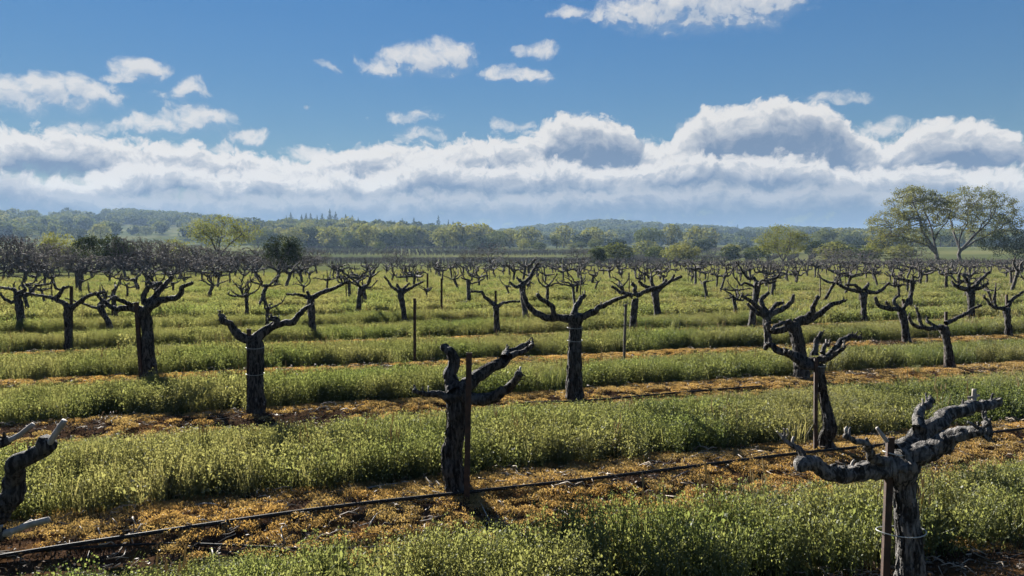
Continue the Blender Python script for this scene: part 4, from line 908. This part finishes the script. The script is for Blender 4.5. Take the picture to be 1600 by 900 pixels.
def other_vines():
    r = np.random.default_rng(15); spots = []
    offs = [1.2, 1.23, .2, 1.8, 1.15]
    for row, v in enumerate(ROW_V[3:]):
        u0 = offs[row] if row < 5 else r.uniform(0, 3.05)
        sp_ = 3.05 if row < 16 else (2.5 if row < 22 else 2.0)
        for j in range(-60, 80):
            u = u0 + sp_ * j + r.normal() * .18; vv = v + r.normal() * .12
            x, y = u * RU[0] + vv * RV[0], u * RU[1] + vv * RV[1]
            if y < 1.5 or y > edge_y(x) - .5: continue
            if abs(math.degrees(math.atan2(x, y))) > (35.6 if row > 3 else 36.5): continue
            if row == 0 or (row <= 3 and abs(x / y * FPX) < 800): continue      # every vine seen in the nearest rows is traced above
            if PLACED and min(math.hypot(x - p[0], y - p[1]) for p in PLACED) < 1.9: continue
            if r.random() < (.07 if row < 16 else .02): continue
            spots.append((math.hypot(x, y), x, y))
    spots.sort(); print('other vines', len(spots)); lim = 300 - 24
    rest = MB()
    for i, (dd, x, y) in enumerate(spots):
        rz = r.uniform(0, 6.28); sc = r.uniform(.78, 1.22); p = gpt(x, y)
        if i < lim:
            near = dd < 34
            root = empty('grape_vine', tuple(p), rz) if near else bpy.data.objects.new('grape_vine', KF[i % len(KF)])
            if near:
                for nm, me in KN[i % len(KN)]:
                    c = bpy.data.objects.new(nm, me); COL.objects.link(c); c.parent = root
                tag(root, 'gnarled leafless vine in the open grassy rows behind the front vines', 'grapevine', 'vines in the middle rows')
            else:
                COL.objects.link(root); root.location = p; root.rotation_euler = (0, 0, rz)
                tag(root, 'small dark leafless vine in the crowded rows towards the far edge', 'grapevine', 'vines in the far rows')
            root.scale = (sc, sc, sc)
        else:
            me = KF[i % len(KF)]; n = len(me.vertices); V = np.zeros(n * 3, np.float32); me.vertices.foreach_get('co', V); V = V.reshape(-1, 3) * sc
            c, s_ = math.cos(rz), math.sin(rz); V = np.stack([V[:, 0] * c - V[:, 1] * s_, V[:, 0] * s_ + V[:, 1] * c, V[:, 2]], 1) + p
            Q = [tuple(q.vertices) for q in me.polygons if len(q.vertices) == 4]; T = [tuple(q.vertices) for q in me.polygons if len(q.vertices) == 3]
            rest.add(V, Q, T)
        # some have their thin stake
        if i < 140 and r.random() < .28:
            k = RU * r.uniform(.08, .14) * (1 if r.random() < .5 else -1); b = gpt(x + k[0], y + k[1]); t = b + np.array([r.normal() * .03, r.normal() * .03, r.uniform(.75, 1.05)])
            st = stake(t, b, .032, 'thin dark stake beside a vine in the middle rows'); st['group'] = 'stakes in the middle rows'
    if rest.n:
        o = rest.obj('distant_vines', M['bark']); tag(o, 'dense band of distant dark vines along the far edge of the field', 'grapevines', None, 'stuff')
other_vines()

# ------------------------------------------------------------------ irrigation hoses, pruned canes and sticks on the berms
def hose(px, label, rad=.011, lift=.018):
    P = []
    for (x, y) in px:
        g = on_ground(x, y, .10); P.append(g)
    Q, _ = resample(np.array(P), np.full(len(P), rad), .12)
    zz = gz(Q[:, 0], Q[:, 1]); zz = np.convolve(np.pad(zz, 6, mode='edge'), np.ones(13) / 13, 'valid'); Q[:, 2] = zz + rad + lift; o0 = Q[len(Q) // 2].copy()
    mb = MB(); tube(mb, Q - o0, np.full(len(Q), rad), 8, cap0=True); o = mb.obj('drip_hose', M['hose']); o.location = o0
    return tag(o, label, 'hose')
hose([(-260, 905), (-120, 882), (0, 862), (250, 829), (450, 803), (600, 784), (745, 768), (1000, 741), (1290, 706), (1450, 690), (1620, 671), (1800, 655)], 'black drip hose lying along the bare soil past the bulging-trunk vine', .012)
hose([(-200, 875), (0, 858), (250, 838), (480, 840), (640, 832), (722, 829)], 'loose end of thin black hose on the soil below the main hose'.replace('below the main hose', 'before the bulging-trunk vine'), .007, .01)
hose([(820, 626), (900, 622), (1040, 612), (1190, 601)], 'black drip hose along the second berm past the two-tie vine', .011)
hose([(1200, 985), (1424, 950), (1600, 905), (1800, 868)], 'black drip hose on the nearest berm at the big shaggy vine', .011)
def stick(pts, rad, label, lift=.02):
    P = np.array([on_ground(x, y, .09) for (x, y) in pts]); Q, R_ = resample(P, np.linspace(rad, rad * .55, len(P)), .03)
    Q[:, 2] = gz(Q[:, 0], Q[:, 1]) + rad * .6 + lift * np.abs(np.sin(np.linspace(0, 3.1, len(Q)))); o0 = Q[0].copy()
    mb = MB(); tube(mb, Q - o0, R_, 6, np.random.default_rng(len(PLACED) + int(pts[0][0])), .06, cap0=True, tipround=False); o = mb.obj('pruned_cane', M['cane']); o.location = o0
    tag(o, label, 'stick')
stick([(568, 757), (600, 753), (632, 746), (648, 743)], .006, 'long pale curved cane lying along the edge of the orange berm')
stick([(872, 782), (886, 790), (901, 797)], .007, 'pale forked stick at the edge of the green weeds')
stick([(748, 776), (757, 790), (767, 801)], .005, 'thin pale stick in the shadow of the bulging-trunk vine')
stick([(775, 775), (784, 780), (791, 784)], .006, 'short pale stick close under the hose')
stick([(575, 812), (590, 800), (604, 792)], .005, 'pale bent stick on the moss beside the loose hose end')
stick([(330, 842), (332, 852), (335, 862)], .005, 'short grey stick pointing across the hose at the dark litter')
stick([(300, 786), (322, 789), (345, 790)], .005, 'pale straight stick on the moss by the shaded weeds')
stick([(1045, 745), (1062, 742), (1080, 735)], .006, 'grey stick lying beside the hose on bare soil')

# ------------------------------------------------------------------ the air
hb = MB(); X = 2450.0; z0, z1 = -1.6, ZMAX + 14
hb.add([(-X, -X, z0), (X, -X, z0), (X, X, z0), (-X, X, z0), (-X, -X, z1), (X, -X, z1), (X, X, z1), (-X, X, z1)], [(0, 3, 2, 1), (4, 5, 6, 7), (0, 1, 5, 4), (1, 2, 6, 5), (2, 3, 7, 6), (3, 0, 4, 7)])
hm, N = new_mat('haze_air'); pv = N.n('ShaderNodeVolumePrincipled'); pv.inputs['Color'].default_value = (.48, .70, 1.0, 1); pv.inputs['Density'].default_value = HAZE; pv.inputs['Anisotropy'].default_value = .1
ho = N.n('ShaderNodeOutputMaterial'); N.put(ho.inputs['Volume'], pv.outputs[0])
hz = hb.obj('haze', hm, smooth=False); tag(hz, 'thin blue morning haze in the air over the valley', 'haze', None, 'stuff')
